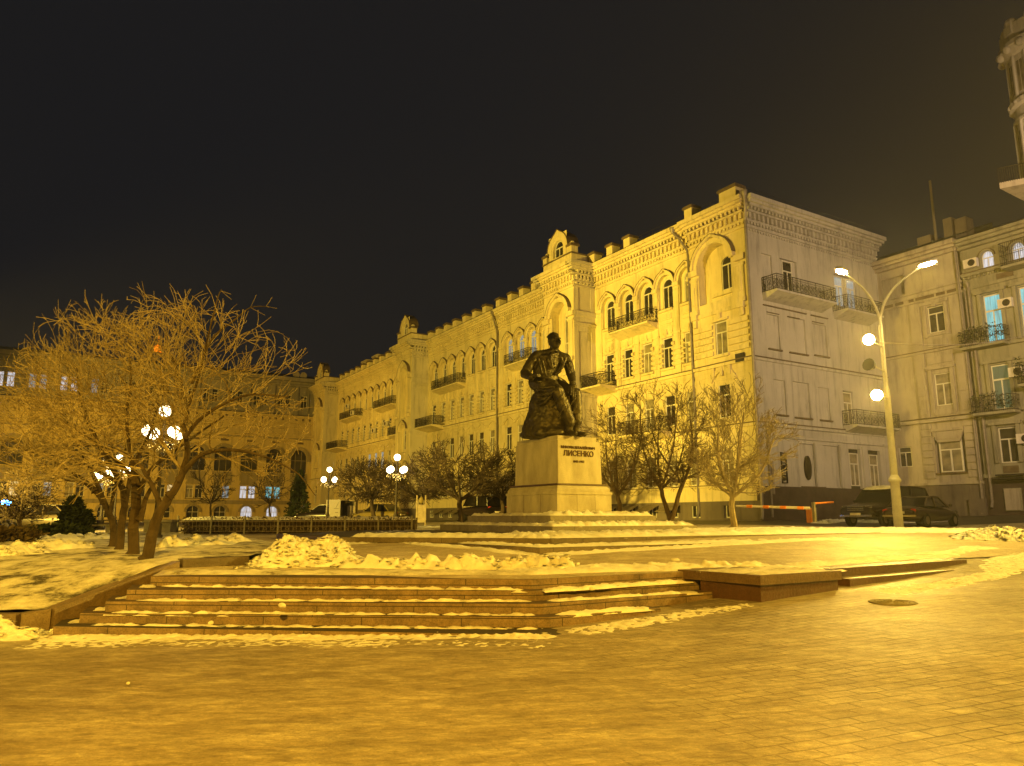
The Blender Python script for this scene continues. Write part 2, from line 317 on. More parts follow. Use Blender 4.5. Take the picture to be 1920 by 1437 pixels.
            if arch == 1:
                n = 12; pts = [(xm - r * math.cos(math.pi * k / n), zc + r * math.sin(math.pi * k / n)) for k in range(n + 1)]
                for k in range(n):
                    (p, q), (p2, q2) = pts[k], pts[k + 1]
                    s.add([(p, y, q), (p2, y, q2), (p2, yb, q2), (p, yb, q)], [(0, 1, 2, 3)])
                    s.add([(p, y, q), (p2, y, q2), (p2, y, top), (p, y, top)], [(0, 1, 2, 3)])
        return s
    def build(s, name, m, parent=None, loc=None, label=None, smooth=False):
        me = bpy.data.meshes.new(name); me.from_pydata([tuple(v) for v in s.v], [], s.f); me.update()
        if smooth: me.polygons.foreach_set('use_smooth', [True] * len(me.polygons))
        me.materials.append(M[m] if isinstance(m, str) else m)
        o = bpy.data.objects.new(name, me); COL.objects.link(o)
        if parent: o.parent = parent
        if loc: o.location = loc
        if label: o['label'] = label
        return o
def tag(o, label=None, cat=None, group=None, kind=None):
    if label: o['label'] = label
    if cat: o['category'] = cat
    if group: o['group'] = group
    if kind: o['kind'] = kind
    return o
def thing(name, label, cat, loc=(0, 0, 0), rz=0, group=None):
    o = bpy.data.objects.new(name, None); COL.objects.link(o); o.location = loc; o.rotation_euler = (0, 0, rz); o.empty_display_size = .3
    return tag(o, label, cat, group)
def copy_tree(o, parent=None):
    c = o.copy(); COL.objects.link(c); c.parent = parent
    for ch in list(o.children): copy_tree(ch, c)
    return c
def fbm(x, y, z=0, o=5): return noise.fractal(Vector((x, y, z)), 1.0, 2.1, o)
# ------------------------------------------------------------------ terrain
class TPS:
    def __init__(s, pts):
        p = np.array(pts, float); n = len(p); s.p = p
        d = np.linalg.norm(p[:, None, :2] - p[None, :, :2], axis=2)
        Kk = np.where(d > 0, d * d * np.log(d + 1e-9), 0) ; Q = np.hstack([np.ones((n, 1)), p[:, :2]])
        Am = np.zeros((n + 3, n + 3)); Am[:n, :n] = Kk + np.eye(n) * .02; Am[:n, n:] = Q; Am[n:, :n] = Q.T
        s.w = np.linalg.solve(Am, np.hstack([p[:, 2], [0, 0, 0]]))
    def __call__(s, x, y):
        d = np.hypot(s.p[:, 0] - x, s.p[:, 1] - y)
        return float((s.w[:-3] * np.where(d > 0, d * d * np.log(d + 1e-9), 0)).sum() + s.w[-3] + s.w[-2] * x + s.w[-1] * y)
shared = [(16, 22.2, .86), (22, 26, 1.05), (30, 32, 1.3), (45, 36, 1.6), (60, 30, 1.7)]
RT = TPS([(0, 0, 0), (-10, 5, -.06), (.57, 11.4, 0), (-6.8, 11.2, -.13), (-12, 10.5, -.16), (2.2, 12.2, .07), (4.14, 12.8, .21), (5.95, 13.9, .31), (8, 15.6, .42), (10.55, 17.65, .62), (10, 5, .08), (18, 14, .55),
          (-30, 5, -.2), (-30, 12, -.2), (0, -15, -.1), (25, -10, .4), (40, 10, 1.2)] + shared)
TT = TPS([(-6.1, 13.1, .62), (-6.6, 17, .68), (.31, 12.4, .62), (3.6, 14.3, .62), (6.3, 14.8, .62), (10.55, 17.65, .665), (.63, 17.4, .78), (-3.3, 21, .92), (-4.9, 21.5, .9), (-10.6, 32.2, .9), (-4.5, 32, .95),
          (9.2, 21.2, .92), (16.3, 27.6, 1.05), (17.1, 33.1, 1.06), (9.3, 31.6, 1.12), (12, 36, 1.23), (15.2, 45.8, 1.40), (28, 53, 1.6), (33, 45, 1.78), (22, 37, 1.24), (-30, 119, 1.22), (-66, 97, 1.2), (0, 70, 1.35),
          (-7.4, 15.4, .74), (-10.1, 19.3, .82), (-20, 40, .9), (-40, 60, 1.05), (-20, 25, .85), (-60, 60, 1.1), (40, 60, 2.0)] + shared)
LT = TPS([(-7.3, 12.05, .12), (-7.95, 12, .12), (-20, 11, .12), (-6.8, 13.2, .45), (-6.35, 14.25, .76), (-7.4, 15.4, .77), (-10.1, 19.3, .86), (-20, 20, .80), (-30, 14, .3), (-14, 28, .92), (-40, 20, .6), (-25, 30, .95), (-12, 15.5, .60), (-5.4, 15.7, .80), (-5, 24, .85), (-5, 18, .83)])
def Rz(x, y): return RT(x, y)
def Tz(x, y):
    z = max(.45, min(2.2, TT(x, y))); q = Vector((x - 10.55, y - 17.65, 0)); sl_ = q.dot(D2); dd = q.dot(D1)
    if sl_ > -1.5 and dd < 4: k = max(0, min(1, dd / 4)) ** .7; k = max(k, 1 - min(1, (sl_ + 1.5) / 1.5)); z = (RT(x, y) + .014) * (1 - k) + z * k
    return z
def inside(p, poly):
    x, y = p; c = False; n = len(poly)
    for i in range(n):
        x1, y1 = poly[i][:2]; x2, y2 = poly[(i + 1) % n][:2]
        if (y1 > y) != (y2 > y) and x < (x2 - x1) * (y - y1) / (y2 - y1) + x1: c = not c
    return c
def clip_cell(poly, x0, x1, y0, y1):
    for ax, v, sg in ((0, x0, 1), (0, x1, -1), (1, y0, 1), (1, y1, -1)):
        out = []; n = len(poly)
        for i in range(n):
            a, b = poly[i], poly[(i + 1) % n]; da, db = (a[ax] - v) * sg, (b[ax] - v) * sg
            if da >= 0: out.append(a)
            if (da >= 0) != (db >= 0): t = da / (da - db); out.append((a[0] + (b[0] - a[0]) * t, a[1] + (b[1] - a[1]) * t))
        poly = out
        if not poly: return poly
    return poly
def sheet(name, poly, zf, m, step=.6, far=None, rough=0.0, rs=1.0):
    mb = MB(); idx = {}
    def V(x, y):
        k = (round(x, 3), round(y, 3))
        if k not in idx: idx[k] = len(mb.v); mb.v.append((x, y, zf(x, y) + (rough * fbm(x * rs, y * rs) if rough else 0)))
        return idx[k]
    xs0, xs1 = min(p[0] for p in poly), max(p[0] for p in poly); ys0, ys1 = min(p[1] for p in poly), max(p[1] for p in poly)
    def axis(a, b, lo, hi):
        r = [a]
        while r[-1] < b:
            c = r[-1]; s = step if lo <= c < hi else step * 6
            n = c + s
            if c < lo < n: n = lo
            r.append(min(n, b))
        return r
    near = far or (-14, 16, 0, 36)
    X = axis(xs0, xs1, near[0], near[1]); Y = axis(ys0, ys1, near[2], near[3])
    for i in range(len(X) - 1):
        for j in range(len(Y) - 1):
            c = clip_cell([p[:2] for p in poly], X[i], X[i + 1], Y[j], Y[j + 1])
            q = []
            for p in c:
                k = V(*p)
                if not q or q[-1] != k: q.append(k)
            if len(q) > 2 and q[0] == q[-1]: q.pop()
            if len(set(q)) > 2: mb.f.append(tuple(q))
    o = mb.build(name, m, smooth=True); o['kind'] = 'structure'; return o
# outlines
S = []                                       # the steps: left front corner, middle corner at each level
for z, l, r in ((0.0, (100, 1174), None), (.155, (150, 1150), (1030, 1157.5)), (.31, (198, 1128), (1017, 1132.5)), (.465, (238, 1106), (1005, 1107.7)), (.62, (283, 1081), (995.6, 1086.6))):
    a = P(*l, z); b = P(*r, z) if r else Vector((.62, 10.75, 0)); S.append((z, a, b))
topL, topM = S[4][1], S[4][2]
BL = P(1310, 1071, .65); BF = P(1425, 1079, .65); BR = P(1573, 1070, .65)      # block corners
EL = topM + D2 * ((BL - topM).dot(D2) + .1)
RS0 = P(1574.6, 1067, .62) - D2 * .3; RS1 = P(1815, 1048, .66)
terr_poly = [(-200, 28.5), (-13, 28.5), (-8, 22), (-6.45, 14.3), (topL.x, topL.y), (topM.x, topM.y), (EL.x, EL.y), (BF.x + D1.x * 1.3, BF.y + D1.y * 1.3), (BR.x + D1.x * .8, BR.y + D1.y * .8), (RS0.x + D1.x * .4, RS0.y + D1.y * .4), (RS1.x + D1.x * .4, RS1.y + D1.y * .4), (RS1.x + D2.x, RS1.y + D2.y), (45, 39.8), (200, 90), (200, 230), (-200, 230)]
sheet('terrace_pavement', terr_poly, Tz, 'terr', .6)
def road_z(x, y):
    z = Rz(x, y)
    if inside((x, y), terr_poly):
        q = Vector((x - 10.55, y - 17.65, 0)); z = min(z, Tz(x, y)) - (.12 if q.dot(D2) < 0 else .012 + min(.1, .08 * max(0, q.dot(D1))))
    return z
road = sheet('plaza_pavement', [(-90, -25), (90, -25), (90, 52), (14, 30), (-6, 17), (-90, 17)], lambda x, y: road_z(x, y) if y < 22 or x > 8 else -.3, 'plaza', .5, (-14, 20, -2, 26), .012, .7)
lawn = sheet('lawn', [(-90, 11.9), (-7.35, 12.1), (-6.4, 14.3), (-5.35, 15.6), (-5.2, 18.5), (-8.5, 25), (-14, 31), (-90, 31)], lambda x, y: LT(x, y) + .03, 'lawn', .3, (-26, -5, 11, 30), .05, 1.3)
# street asphalt in front of the houses
kA = K + N1 * 1.2; kB = K + N1 * 9.5
st_poly = [tuple(kB + D1 * 95)[:2], tuple(kB + D1 * 0)[:2], (10, 37), (16, 35.8), (25, 37.2), (60, 52), (60, 75), tuple((K + D2 * 13 + N2 * .3))[:2], tuple((K + N2 * .3 + N1 * 1.2))[:2], tuple(kA + D1 * 95)[:2]]
sheet('street_asphalt', st_poly, lambda x, y: Tz(x, y) + .012, 'asph', 3, (-200, 200, -50, 200))
# night sky is the world; street lamps behind the trees come later
# ------------------------------------------------------------------ granite steps of the terrace
def plan(p): return (p.x, p.y)
rt = thing('granite_steps', 'long reddish granite steps climbing from the plaza to the upper terrace', 'steps', (0, 11.5, 0))
def local(mb, origin):
    mb.v = [(v[0] - origin[0], v[1] - origin[1], v[2] - origin[2]) for v in mb.v]; return mb
LD = Vector((-.38, .92, 0)).normalized()
for i, (z, a, b) in enumerate(S):
    back = 2.6 if i < 4 else 2.0
    rl = (EL - b).dot(D2) if i == 4 else {0: .3, 1: 2.2, 2: 3.9, 3: 4.45}[i]
    e = b + D2 * rl
    poly = [plan(a), plan(b), plan(e), plan(e + D1 * .9), plan(b + Vector((-.3, .9, 0))), plan(a + Vector((.95, .75, 0))), plan(a + LD * 1.0 + Vector((.9, 0, 0))), plan(a + LD * 1.0)]
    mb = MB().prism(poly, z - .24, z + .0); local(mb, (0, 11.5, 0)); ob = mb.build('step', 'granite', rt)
    bv = ob.modifiers.new('bevel', 'BEVEL'); bv.width = .012; bv.segments = 2
r2 = thing('shallow_steps', 'two shallow granite steps running uphill right of the dark square block', 'steps', (8, 16.0, .4))
for k, (zz, off, ln) in enumerate(((.47, .40, 3.6), (.63, 0, 4.9))):
    s0 = RS0 + N2 * off; e = s0 + D2 * ln; e2 = Vector((RS1.x, RS1.y, 0))
    z1 = [zz, zz + .035, zz + .035, zz]; mb = MB().prism([plan(s0), plan(e), plan(e + D1 * .7), plan(s0 + D1 * .7)], zz - .3, z1); local(mb, (8, 16.0, .4)); mb.build('step', 'graniteD', r2)
bt = thing('stone_block', 'low dark red granite block with a pale capping slab, set into the steps', 'block', plan(BF) + (0,))
cB = BL + (BR - BF)
mb = MB().prism([plan(BF + N1 * -.03 + D1 * .03), plan(BR - D2 * .02 + D1 * .03), plan(cB), plan(BL + D2 * .03)], -.1, .49); local(mb, (BF.x, BF.y, 0)); mb.build('base', 'graniteD', bt)
mb = MB().prism([plan(BF + N2 * .03 + N1 * .03), plan(BR + N2 * .03 + D2 * .03), plan(cB + D2 * .03 + D1 * .5), plan(BL + N1 * .03 + D1 * .5)], .49, .65); local(mb, (BF.x, BF.y, 0)); mb.build('capping', granite('block_capping', (.075, .045, .026), (.13, .085, .05), False, .4), bt)
# sloping kerb beside the steps and the low wall behind it
mb = MB(); kp = [(-20, 11.75, .10), (-7.6, 11.95, .14), (-7.3, 12.2, .19), (-6.85, 13.15, .47), (-6.32, 14.35, .79)]
for (x, y, z), (x2, y2, z2) in zip(kp, kp[1:]):
    d = Vector((x2 - x, y2 - y, 0)).normalized(); n = Vector((d.y, -d.x, 0)) * .11
    mb.prism([(x - n.x, y - n.y), (x + n.x, y + n.y), (x2 + n.x, y2 + n.y), (x2 - n.x, y2 - n.y)], [-.3] * 4, [z, z, z2, z2])
tag(mb.build('kerb', granite('kerb_granite', (.10, .07, .04), (.19, .14, .09), False, .4)), 'sloping dark granite kerb between the snowy lawn and the steps', 'kerb')
mb = MB(); a = Vector((-6.28, 14.45, 0)); b = P(462, 1046, .80)
d = (b - a); d.z = 0; d.normalize(); n = Vector((d.y, -d.x, 0)) * .12
mb.prism([plan(a - n), plan(a + n), plan(b + n), plan(b - n)], .3, .83)
tag(mb.build('low_wall', granite('wall_granite', (.06, .045, .03), (.11, .085, .06), False, .35)), 'low dark granite retaining wall beside the big snow heap', 'wall')
# ------------------------------------------------------------------ monument platform, tiers and pedestal
C1 = P(1012, 1027.5, .92); C2 = P(1034, 1010, 1.06)
L2 = P(640, 1007.5, 1.06)
def dirto(c, px, py, d):   # point on the line c + d*s seen at column px
    r = ray(px, py); s = (c.x * r.y - c.y * r.x) / (d.y * r.x - d.x * r.y); return c + d * s
mr = thing('monument_steps', 'two wide low granite steps with snow around the statue', 'steps', (C1.x, C1.y, .78))
e1 = dirto(C1, 1580, 1018, D2); l1 = P(736, 1014, .92)
mb = MB().prism([plan(C1), plan(e1), plan(e1 + D1 * 3), plan(C1 + D1 * 3.4), plan(l1 + D1 * 1.5), plan(l1)], .5, .92); local(mb, (C1.x, C1.y, .78)); mb.build('step', granite('platform_granite', (.07, .052, .03), (.15, .115, .07), True, .5, 1.9, .14, .78), mr)
C2b = Vector((C2.x, C2.y, 0)); e2 = dirto(C2, 1800, 1000, D2)
mb = MB().prism([plan(C2), plan(e2), plan(e2 + D1 * 5), plan(C2 + D2 * 12 + D1 * 12), plan(C2 + D1 * 14), plan(L2 + D1 * 5 + Vector((-.5, 0, 0))), plan(L2)], .6, 1.06); local(mb, (C1.x, C1.y, .78)); mb.build('step', granite('platform_granite', (.07, .052, .03), (.15, .115, .07), True, .5, 1.9, .14, .78), mr)
CA = Pt(1036, 987.4, 24.5); CB = Pt(1032, 967, 25.8); CP = Pt(1045, 958, 27.3)
eA = dirto(CA, 1307, 986, D2); lA = dirto(CA, 825, 988, D1); eB = dirto(CB, 1230, 966, D2); lB = dirto(CB, 877, 967, D1)
zA, zB = CA.z, CB.z; zP0 = CP.z
def quad4(c, e, l): return [plan(c), plan(e), plan(e + (l - c)), plan(l)]
m1 = thing('monument', 'bronze monument of a seated man on a grey granite pedestal with a snowy stone base', 'monument', (CP.x, CP.y, 1.06))
OM = (CP.x, CP.y, 1.06)
ob = local(MB().prism(quad4(CA, eA, lA), 1.0, zA), OM).build('lower_tier', 'granite2', m1)
ob = local(MB().prism(quad4(CB, eB, lB), zA - .02, zB), OM).build('upper_tier', 'granite2', m1)
# pedestal, local frame: x along D2, y along D1, origin at front left corner of the plinth
def ped(x, y, z): p = CP + D2 * x + D1 * y; return (p.x - OM[0], p.y - OM[1], z - OM[2])
pe = dirto(CP, 1147, 958, D2); pl = dirto(CP, 950, 958, D1); W0 = (pe - CP).length; L0 = (pl - CP).length
zL = Pt(1045, 921, 27.3).z; zT = Pt(1045, 812, 27.4).z
ins = .16; W1 = W0 - .40; L1 = L0 - .5
mb = MB(ped); mb.box(0, W0, 0, L0, zB - .05, zL)
mb.prism([(.05, .05), (W0 - .05, .05), (W0 - .05, L0 - .05), (.05, L0 - .05)], zL, zL + .002)
prof = [(.03, 0), (.03, .10), (.10, .22), (.15, .24)]
for (i0, h0), (i1, h1) in zip(prof, prof[1:]):
    a = [(i0, i0), (W0 - i0, i0), (W0 - i0, L0 - i0), (i0, L0 - i0)]; b = [(i1, i1), (W0 - i1, i1), (W0 - i1, L0 - i1), (i1, L0 - i1)]
    mb.add([(x, y, zL + h0) for x, y in a] + [(x, y, zL + h1 + .0005) for x, y in b], [(0, 1, 5, 4), (1, 2, 6, 5), (2, 3, 7, 6), (3, 0, 4, 7), (4, 5, 6, 7)])
mb.box(-.03, W0 + .03, -.03, L0 + .03, zL - .10, zL - .0)
mb.build('plinth', 'graniteP', m1)
mb = MB(ped); mb.box(.085, W0 - .085, .085, L0 - .085, zL + .245, zL + .30); mb.build('joint_shadow', 'graniteD', m1)  # dark band put in for the shade of the groove below the shaft
mb = MB(ped); 
for xx in (.9, 1.75): mb.box(xx, xx + .012, -.004, .01, zB, zL - .1)
for yy in (1.1, 2.3): mb.box(-.004, .01, yy, yy + .012, zB, zL - .1)
mb.build('block_joints', 'graniteD', m1)
X0, X1, Y0, Y1 = .18, W0 - .28, .2, L0 - .34
mb = MB(ped); q0 = [(X0, Y0), (X1, Y0), (X1, Y1), (X0, Y1)]; q1 = [(X0 + .02, Y0 + .02), (X1 - .04, Y0 + .02), (X1 - .04, Y1 - .04), (X0 + .02, Y1 - .04)]
zS = zT - .16
mb.add([(x, y, zL + .2) for x, y in q0] + [(x, y, zS) for x, y in q1], [(0, 1, 5, 4), (1, 2, 6, 5), (2, 3, 7, 6), (3, 0, 4, 7), (4, 5, 6, 7)])
shaft = mb.build('shaft', 'graniteP', m1); bv = shaft.modifiers.new('b', 'BEVEL'); bv.width = .02
mb = MB(ped); mb.box(X0 + .05, X1 - .2, Y0 + .06, Y1 - .1, zS - .02, zT); cp = mb.build('top_slab', 'graniteP', m1)
# inscription
def text(s, size, cx, z, nm='lettering'):
    c = bpy.data.curves.new(nm, 'FONT'); c.body = s; c.size = size; c.align_x = 'CENTER'; c.align_y = 'CENTER'; c.extrude = .012; c.offset = size * .015
    c.materials.append(M['letter']); o = bpy.data.objects.new(nm, c); COL.objects.link(o); o.parent = m1
    p = CP + D2 * cx + D1 * (Y0 + .0)
    me = bpy.data.meshes.new_from_object(o); bpy.data.objects.remove(o); o = bpy.data.objects.new(nm, me); COL.objects.link(o); o.parent = m1
    if not me.materials: me.materials.append(M['letter'])
    o.location = (p.x - OM[0], p.y - OM[1], z - OM[2]); o.rotation_euler = (R(90), 0, math.atan2(D2.y, D2.x)); return o
def pz(px, py):
    O = CP + D1 * Y0; return onplane(px, py, O, N2)
def px_at(px, py): q = pz(px, py); return (q - CP).dot(D2), q.z
cx, z = px_at(1084, 840); text('МИКОЛА ВІТАЛІЙОВИЧ', .135, cx, z)
cx, z = px_at(1085, 851.5); text('ЛИСЕНКО', .29, cx, z)
cx, z = px_at(1085, 866); text('1842–1912', .12, cx, z)
# ------------------------------------------------------------------ main yellow building; local x runs along the long facade, y points out of it
ZB = 1.4
mainb = thing('apartment_house', 'long four storey yellow plaster house with arched top windows and iron balconies', 'building', (K.x, K.y, ZB), math.atan2(D1.y, D1.x))
DZ = (0, 0, -ZB)
def tm(a, o, z): return (a, o, z)
def tsd(a, o, z): return (-o, -a, z)          # the short side facade
wy, wb_, wt, wg, led = MB(), MB(), MB(), MB(tsd), MB()     # plaster, brick storey, trim
SEC = [('P', 0, 5.05, 0), ('S', 5.05, 16.1, -.18), ('P2', 16.1, 20.4, 2.0), ('S', 20.4, 48.1, -.18), ('P2', 48.1, 52.4, 2.0), ('S', 52.4, 80.7, -.18), ('P2', 80.7, 86, 2.0)]
BAYS = {1: [5.55, 7.75, 9.9, 12.1, 14.35], 3: [21.5, 23.6, 25.65, 27.7, 29.8, 33, 35.2, 37.4, 39.6, 41.8, 44, 46.4], 5: [54.9 + 2.34 * k for k in range(11)]}
wins = []   # (x, y, z0, type, lit)
def dentils(mb, x0, x1, y, pitch, w_, d, z0, z1):
    n = int((x1 - x0) / pitch)
    for k in range(n): a = x0 + (k + .5) * (x1 - x0) / n - w_ / 2; mb.box(a, a + w_, y, y + d, z0, z1)
def cornice(mb, x0, x1, y, e0=0, e1=0, far=False):
    a, b = x0 - e0, x1 + e1
    mb.box(a, b, y - .05, y + .10, 20.22, 20.34)
    mb.box(a, b, y - .05, y + .16, 20.62, 20.72)
    dentils(mb, x0, x1, y, .30 if not far else .42, .17, .14, 20.46, 20.62)
    mb.box(a, b, y - .05, y + .05, 20.72, 21.2)
    dentils(mb, x0, x1, y + .05, .42 if not far else .6, .2, .2, 20.82, 21.2)
    mb.box(a - .05, b + .05, y - .05, y + .34, 21.2, 21.34)
    dentils(mb, x0, x1, y + .1, .34 if not far else .5, .16, .34, 21.36, 21.56)
    mb.box(a - .1, b + .1, y - .05, y + .52, 21.56, 21.74)
    mb.box(a - .2, b + .2, y - .05, y + .68, 21.74, 21.92)
    mb.box(a - .3, b + .3, y - .05, y + .82, 21.92, 22.2)
def strings(x0, x1, y, e=0):
    wy.box(x0, x1 + e, y - .05, y + .14, 11.38, 11.58); led.box(x0 - .01, x1 + .01 + e, y - .04, y + .19, 11.58, 11.65)
    wy.box(x0, x1 + e, y - .05, y + .14, 7.22, 7.42); led.box(x0 - .01, x1 + .01 + e, y - .04, y + .19, 7.42, 7.49)
    wy.box(x0, x1 + e, y - .05, y + .10, 6.85, 6.97)
    wy.box(x0, x1 + e, y - .05, y + .14, 3.50, 3.62); led.box(x0 - .01, x1 + .01 + e, y - .04, y + .18, 3.62, 3.67)
for si, (kd, x0, x1, y) in enumerate(SEC):
    far = x0 > 50
    wy, wb_, wt, led = MB(), MB(), MB(), MB()
    if kd == 'S':
        b = BAYS[si]
        h4 = [(c - .80, c + .80, 16.55, 19.15, 1, .22) for c in b]
        wy.wall(x0, x1, 11.5, 21.0, y, h4 + [(c - .5, c + .5, 12.2, 14.42, 0, .2) for c in b])
        for c in b: wy.wall(c - .80, c + .80, 16.55, 19.16, y - .22, [(c - .52, c + .52, 16.6, 18.92, 1, .1)]); 
        wb_.wall(x0, x1, 7.3, 11.5, y, [(c - .5, c + .5, 7.98, 10.14, 0, .2) for c in b])
        wy.wall(x0, x1, 2.6, 7.3, y, [(c - .5, c + .5, 3.72, 5.9, 0, .2) for c in b])
        for c in b: wins.append((c, y - .29, 16.6, 'A', si)); wins.append((c, y - .10, 12.2, 'B', si)); wins.append((c, y - .10, 7.98, 'B', si)); wins.append((c, y - .10, 3.72, 'B', si))
        for k, c in enumerate(b):
            if x0 > 30 and k % 1: continue
            sp = [(q - c) for q in (b[k - 1] if k else c - 2.2, b[k + 1] if k < len(b) - 1 else c + 2.2)]
            ro = 1.09
            wy.arc(c, 18.35, .80, 1.0, y - .02, y + .10, n=12); wy.arc(c, 18.35, .98, ro, y - .02, y + .24, n=12, tip=.16)
            led.arc(c, 18.35, ro, ro + .035, y - .0, y + .27, a0=15, a1=165, n=10, tip=.16)
            # niche archivolt, pilasters and capitals
            for sgn in (-1, 1):
                xc = c + sgn * (abs(sp[(sgn + 1) // 2]) / 2 if abs(sp[(sgn + 1) // 2]) < 3 else 1.1)
                if xc < x0 + .1 or xc > x1 - .1: xc = min(max(xc, x0 + .16), x1 - .16)
                if sgn == 1 or k == 0 or abs(sp[0]) > 3:
                    wy.box(xc - .30, xc + .30, y - .02, y + .16, 18.02, 18.34); wy.box(xc - .26, xc + .26, y - .02, y + .10, 17.72, 17.84)
                    wy.box(xc - .22, xc + .22, y - .02, y + .07, 14.9, 18.02)
                    wy.box(xc - .24, xc + .24, y - .02, y + .09, 11.65, 14.9)
                    for zz in (12.25, 12.62, 12.99, 13.36): wy.box(xc - .34, xc + .34, y - .02, y + .17, zz, zz + .24)
                    wy.box(xc - .3, xc + .3, y - .02, y + .14, 14.55, 14.7)
                # scalloped window sides of the third storey
                for zz in (12.3, 12.67, 13.04, 13.41, 13.78): wy.tube([(c + sgn * .5, y + .03, zz + .12), (c + sgn * .74, y + .03, zz + .12)], .15, 8)
            wy.box(c - .68, c + .68, y - .02, y + .16, 16.38, 16.55); led.box(c - .7, c + .7, y - .02, y + .2, 16.55, 16.58)
            wy.box(c - .5, c + .5, y - .02, y + .08, 15.75, 16.2); wy.box(c - .4, c + .4, y, y + .12, 15.85, 16.1); wy.box(c - .6, c + .6, y - .02, y + .05, 15.45, 15.55)
            wy.box(c - .62, c + .62, y - .02, y + .12, 14.42, 14.6); wy.prism([(c - .12, y), (c + .12, y), (c + .12, y + .18), (c - .12, y + .18)], 14.5, 15.0)
            wy.box(c - .55, c + .55, y - .02, y + .06, 14.72, 15.25); wy.box(c - .45, c + .45, y - .02, y + .09, 14.84, 15.12)
            wy.box(c - .66, c + .66, y - .02, y + .16, 12.02, 12.18); led.box(c - .67, c + .67, y - .02, y + .19, 12.18, 12.205)
            # second storey arches with rosettes
            wb_.arc(c, 10.05, .86, 1.06, y - .02, y + .10, a0=28, a1=152, n=8, tip=.08); wb_.xz([(c - .6, 10.14), (c + .6, 10.14), (c + .7, 10.35), (c - .7, 10.35)], y - .02, y + .07)
            wb_.box(c - .62, c + .62, y - .02, y + .14, 7.8, 7.96)
            wb_.tube([(c + 1.1, y - .02, 10.62), (c + 1.1, y + .08, 10.62)], .2, 10); 
            wy.box(c - .62, c + .62, y - .02, y + .13, 5.9, 6.12); wy.xz([(c - .16, 5.9), (c + .16, 5.9), (c + .24, 6.6), (c - .24, 6.6)], y - .02, y + .17)
        for zz in (4.0, 4.42, 4.84, 5.26, 5.68, 6.1, 6.5):
            for k in range(len(b) + 1):
                l = x0 if k == 0 else b[k - 1] + .52; r_ = x1 if k == len(b) else b[k] - .52
                wy.box(l + .04, r_ - .04, y - .02, y + .045, zz - .36 if zz > 4.0 else 3.7, zz)
        cornice(wy, x0, x1, y, far=far); strings(x0, x1, y)
        wt.wall(x0, x1, 1.0, 2.6, y + .06, [(c - .45, c + .45, 1.55, 2.35, 0, .3) for c in b])
        wt.box(x0, x1, y - .1, y + .07, 2.55, 2.62)
    elif kd == 'P':
        c = 2.75
        wy.wall(x0, x1, 11.5, 21.0, y, [(c - 1.35, c + 1.55, 15.9, 19.95, 1, .7), (c - .75, c + .30, 12.2, 14.45, 0, .2)])
        wy.wall(c - 1.35, c + 1.55, 15.9, 19.96, y - .7, [(c - 1.02, c + .12, 16.75, 19.05, 1, .14)]); wins.append((c - .45, y - .8, 16.75, 'A2', si))
        wins.append((c - .22, y - .10, 12.2, 'B', si))
        wy.arc(c + .1, 18.5, 1.45, 1.75, y - .02, y + .18, n=16); wy.arc(c + .1, 18.5, 1.72, 1.9, y - .02, y + .34, n=16, tip=.2); led.arc(c + .1, 18.5, 1.9, 1.94, y, y + .36, a0=10, a1=170, n=14, tip=.2)
        wy.box(c - 1.0, c + .9, y - .7, y - .5, 16.4, 16.66); wy.box(c - .9, c + .7, y - .7, y - .6, 15.95, 16.3)
        for xc in (.62, 4.72):
            wy.box(xc - .45, xc + .35, y - .02, y + .22, 18.1, 18.5); wy.box(xc - .4, xc + .3, y - .02, y + .16, 17.72, 17.9); wy.box(xc - .34, xc + .24, y - .02, y + .12, 15.6, 17.72)
            wy.box(xc - .14, xc + .04, y + .1, y + .18, 16.0, 17.3); wy.box(xc - .4, xc + .3, y - .02, y + .24, 15.3, 15.6)
            wy.prism([(xc - .3, y), (xc + .2, y), (xc + .2, y + .3), (xc - .3, y + .3)], 14.9, 15.3); wy.box(xc - .2, xc + .1, y, y + .2, 14.4, 14.9)
        wy.box(x0, x1, y - .02, y + .1, 15.0, 15.25)
        for zz in (12.2, 12.65, 13.1, 13.55, 14.0):
            for l, r_ in ((.15, c - .9), (c + .45, 4.9)): wy.box(l, r_, y - .02, y + .14, zz, zz + .3)
        wy.box(c - .95, c + .5, y - .02, y + .14, 14.45, 14.62); wy.box(c - .38, c - .06, y, y + .2, 14.6, 15.0); wy.box(c - .9, c + .45, y - .02, y + .18, 12.0, 12.18)
        wb_.wall(x0, x1, 7.3, 11.5, y, [(c - 1.0, c + .55, 7.98, 10.4, 0, .2)])
        wins.append((c - .22, y - .10, 7.98, 'B', si)); wb_.box(c - 1.0, c - .72, y - .2, y - .02, 7.98, 10.4); wb_.box(c + .28, c + .55, y - .2, y - .02, 7.98, 10.4); wb_.box(c - .72, c + .28, y - .2, y - .02, 10.14, 10.4)
        wb_.arc(c - .2, 10.0, 1.0, 1.3, y - .02, y + .12, a0=20, a1=160, n=10, tip=.15)
        for xx in (c - .9, c - .2, c + .5): wb_.box(xx - .1, xx + .1, y, y + .2, 10.75, 11.35)
        wy.wall(x0, x1, 2.6, 7.3, y, [(c - .72, c + .28, 3.72, 5.9, 0, .2)]); wins.append((c - .22, y - .10, 3.72, 'B', si))
        for zz in (4.0, 4.42, 4.84, 5.26, 5.68, 6.1, 6.5):
            for l, r_ in ((.06, c - .76), (c + .32, 5.0)): wy.box(l, r_, y - .02, y + .045, zz - .36 if zz > 4.0 else 3.7, zz)
        cornice(wy, x0, x1, y, 0, 0); wy.box(x0, x1, y - .05, y + .14, 11.38, 11.58); led.box(x0, x1, y - .04, y + .19, 11.58, 11.65); wy.box(x0, x1, y - .05, y + .14, 7.22, 7.42); led.box(x0, x1, y - .04, y + .19, 7.42, 7.49)
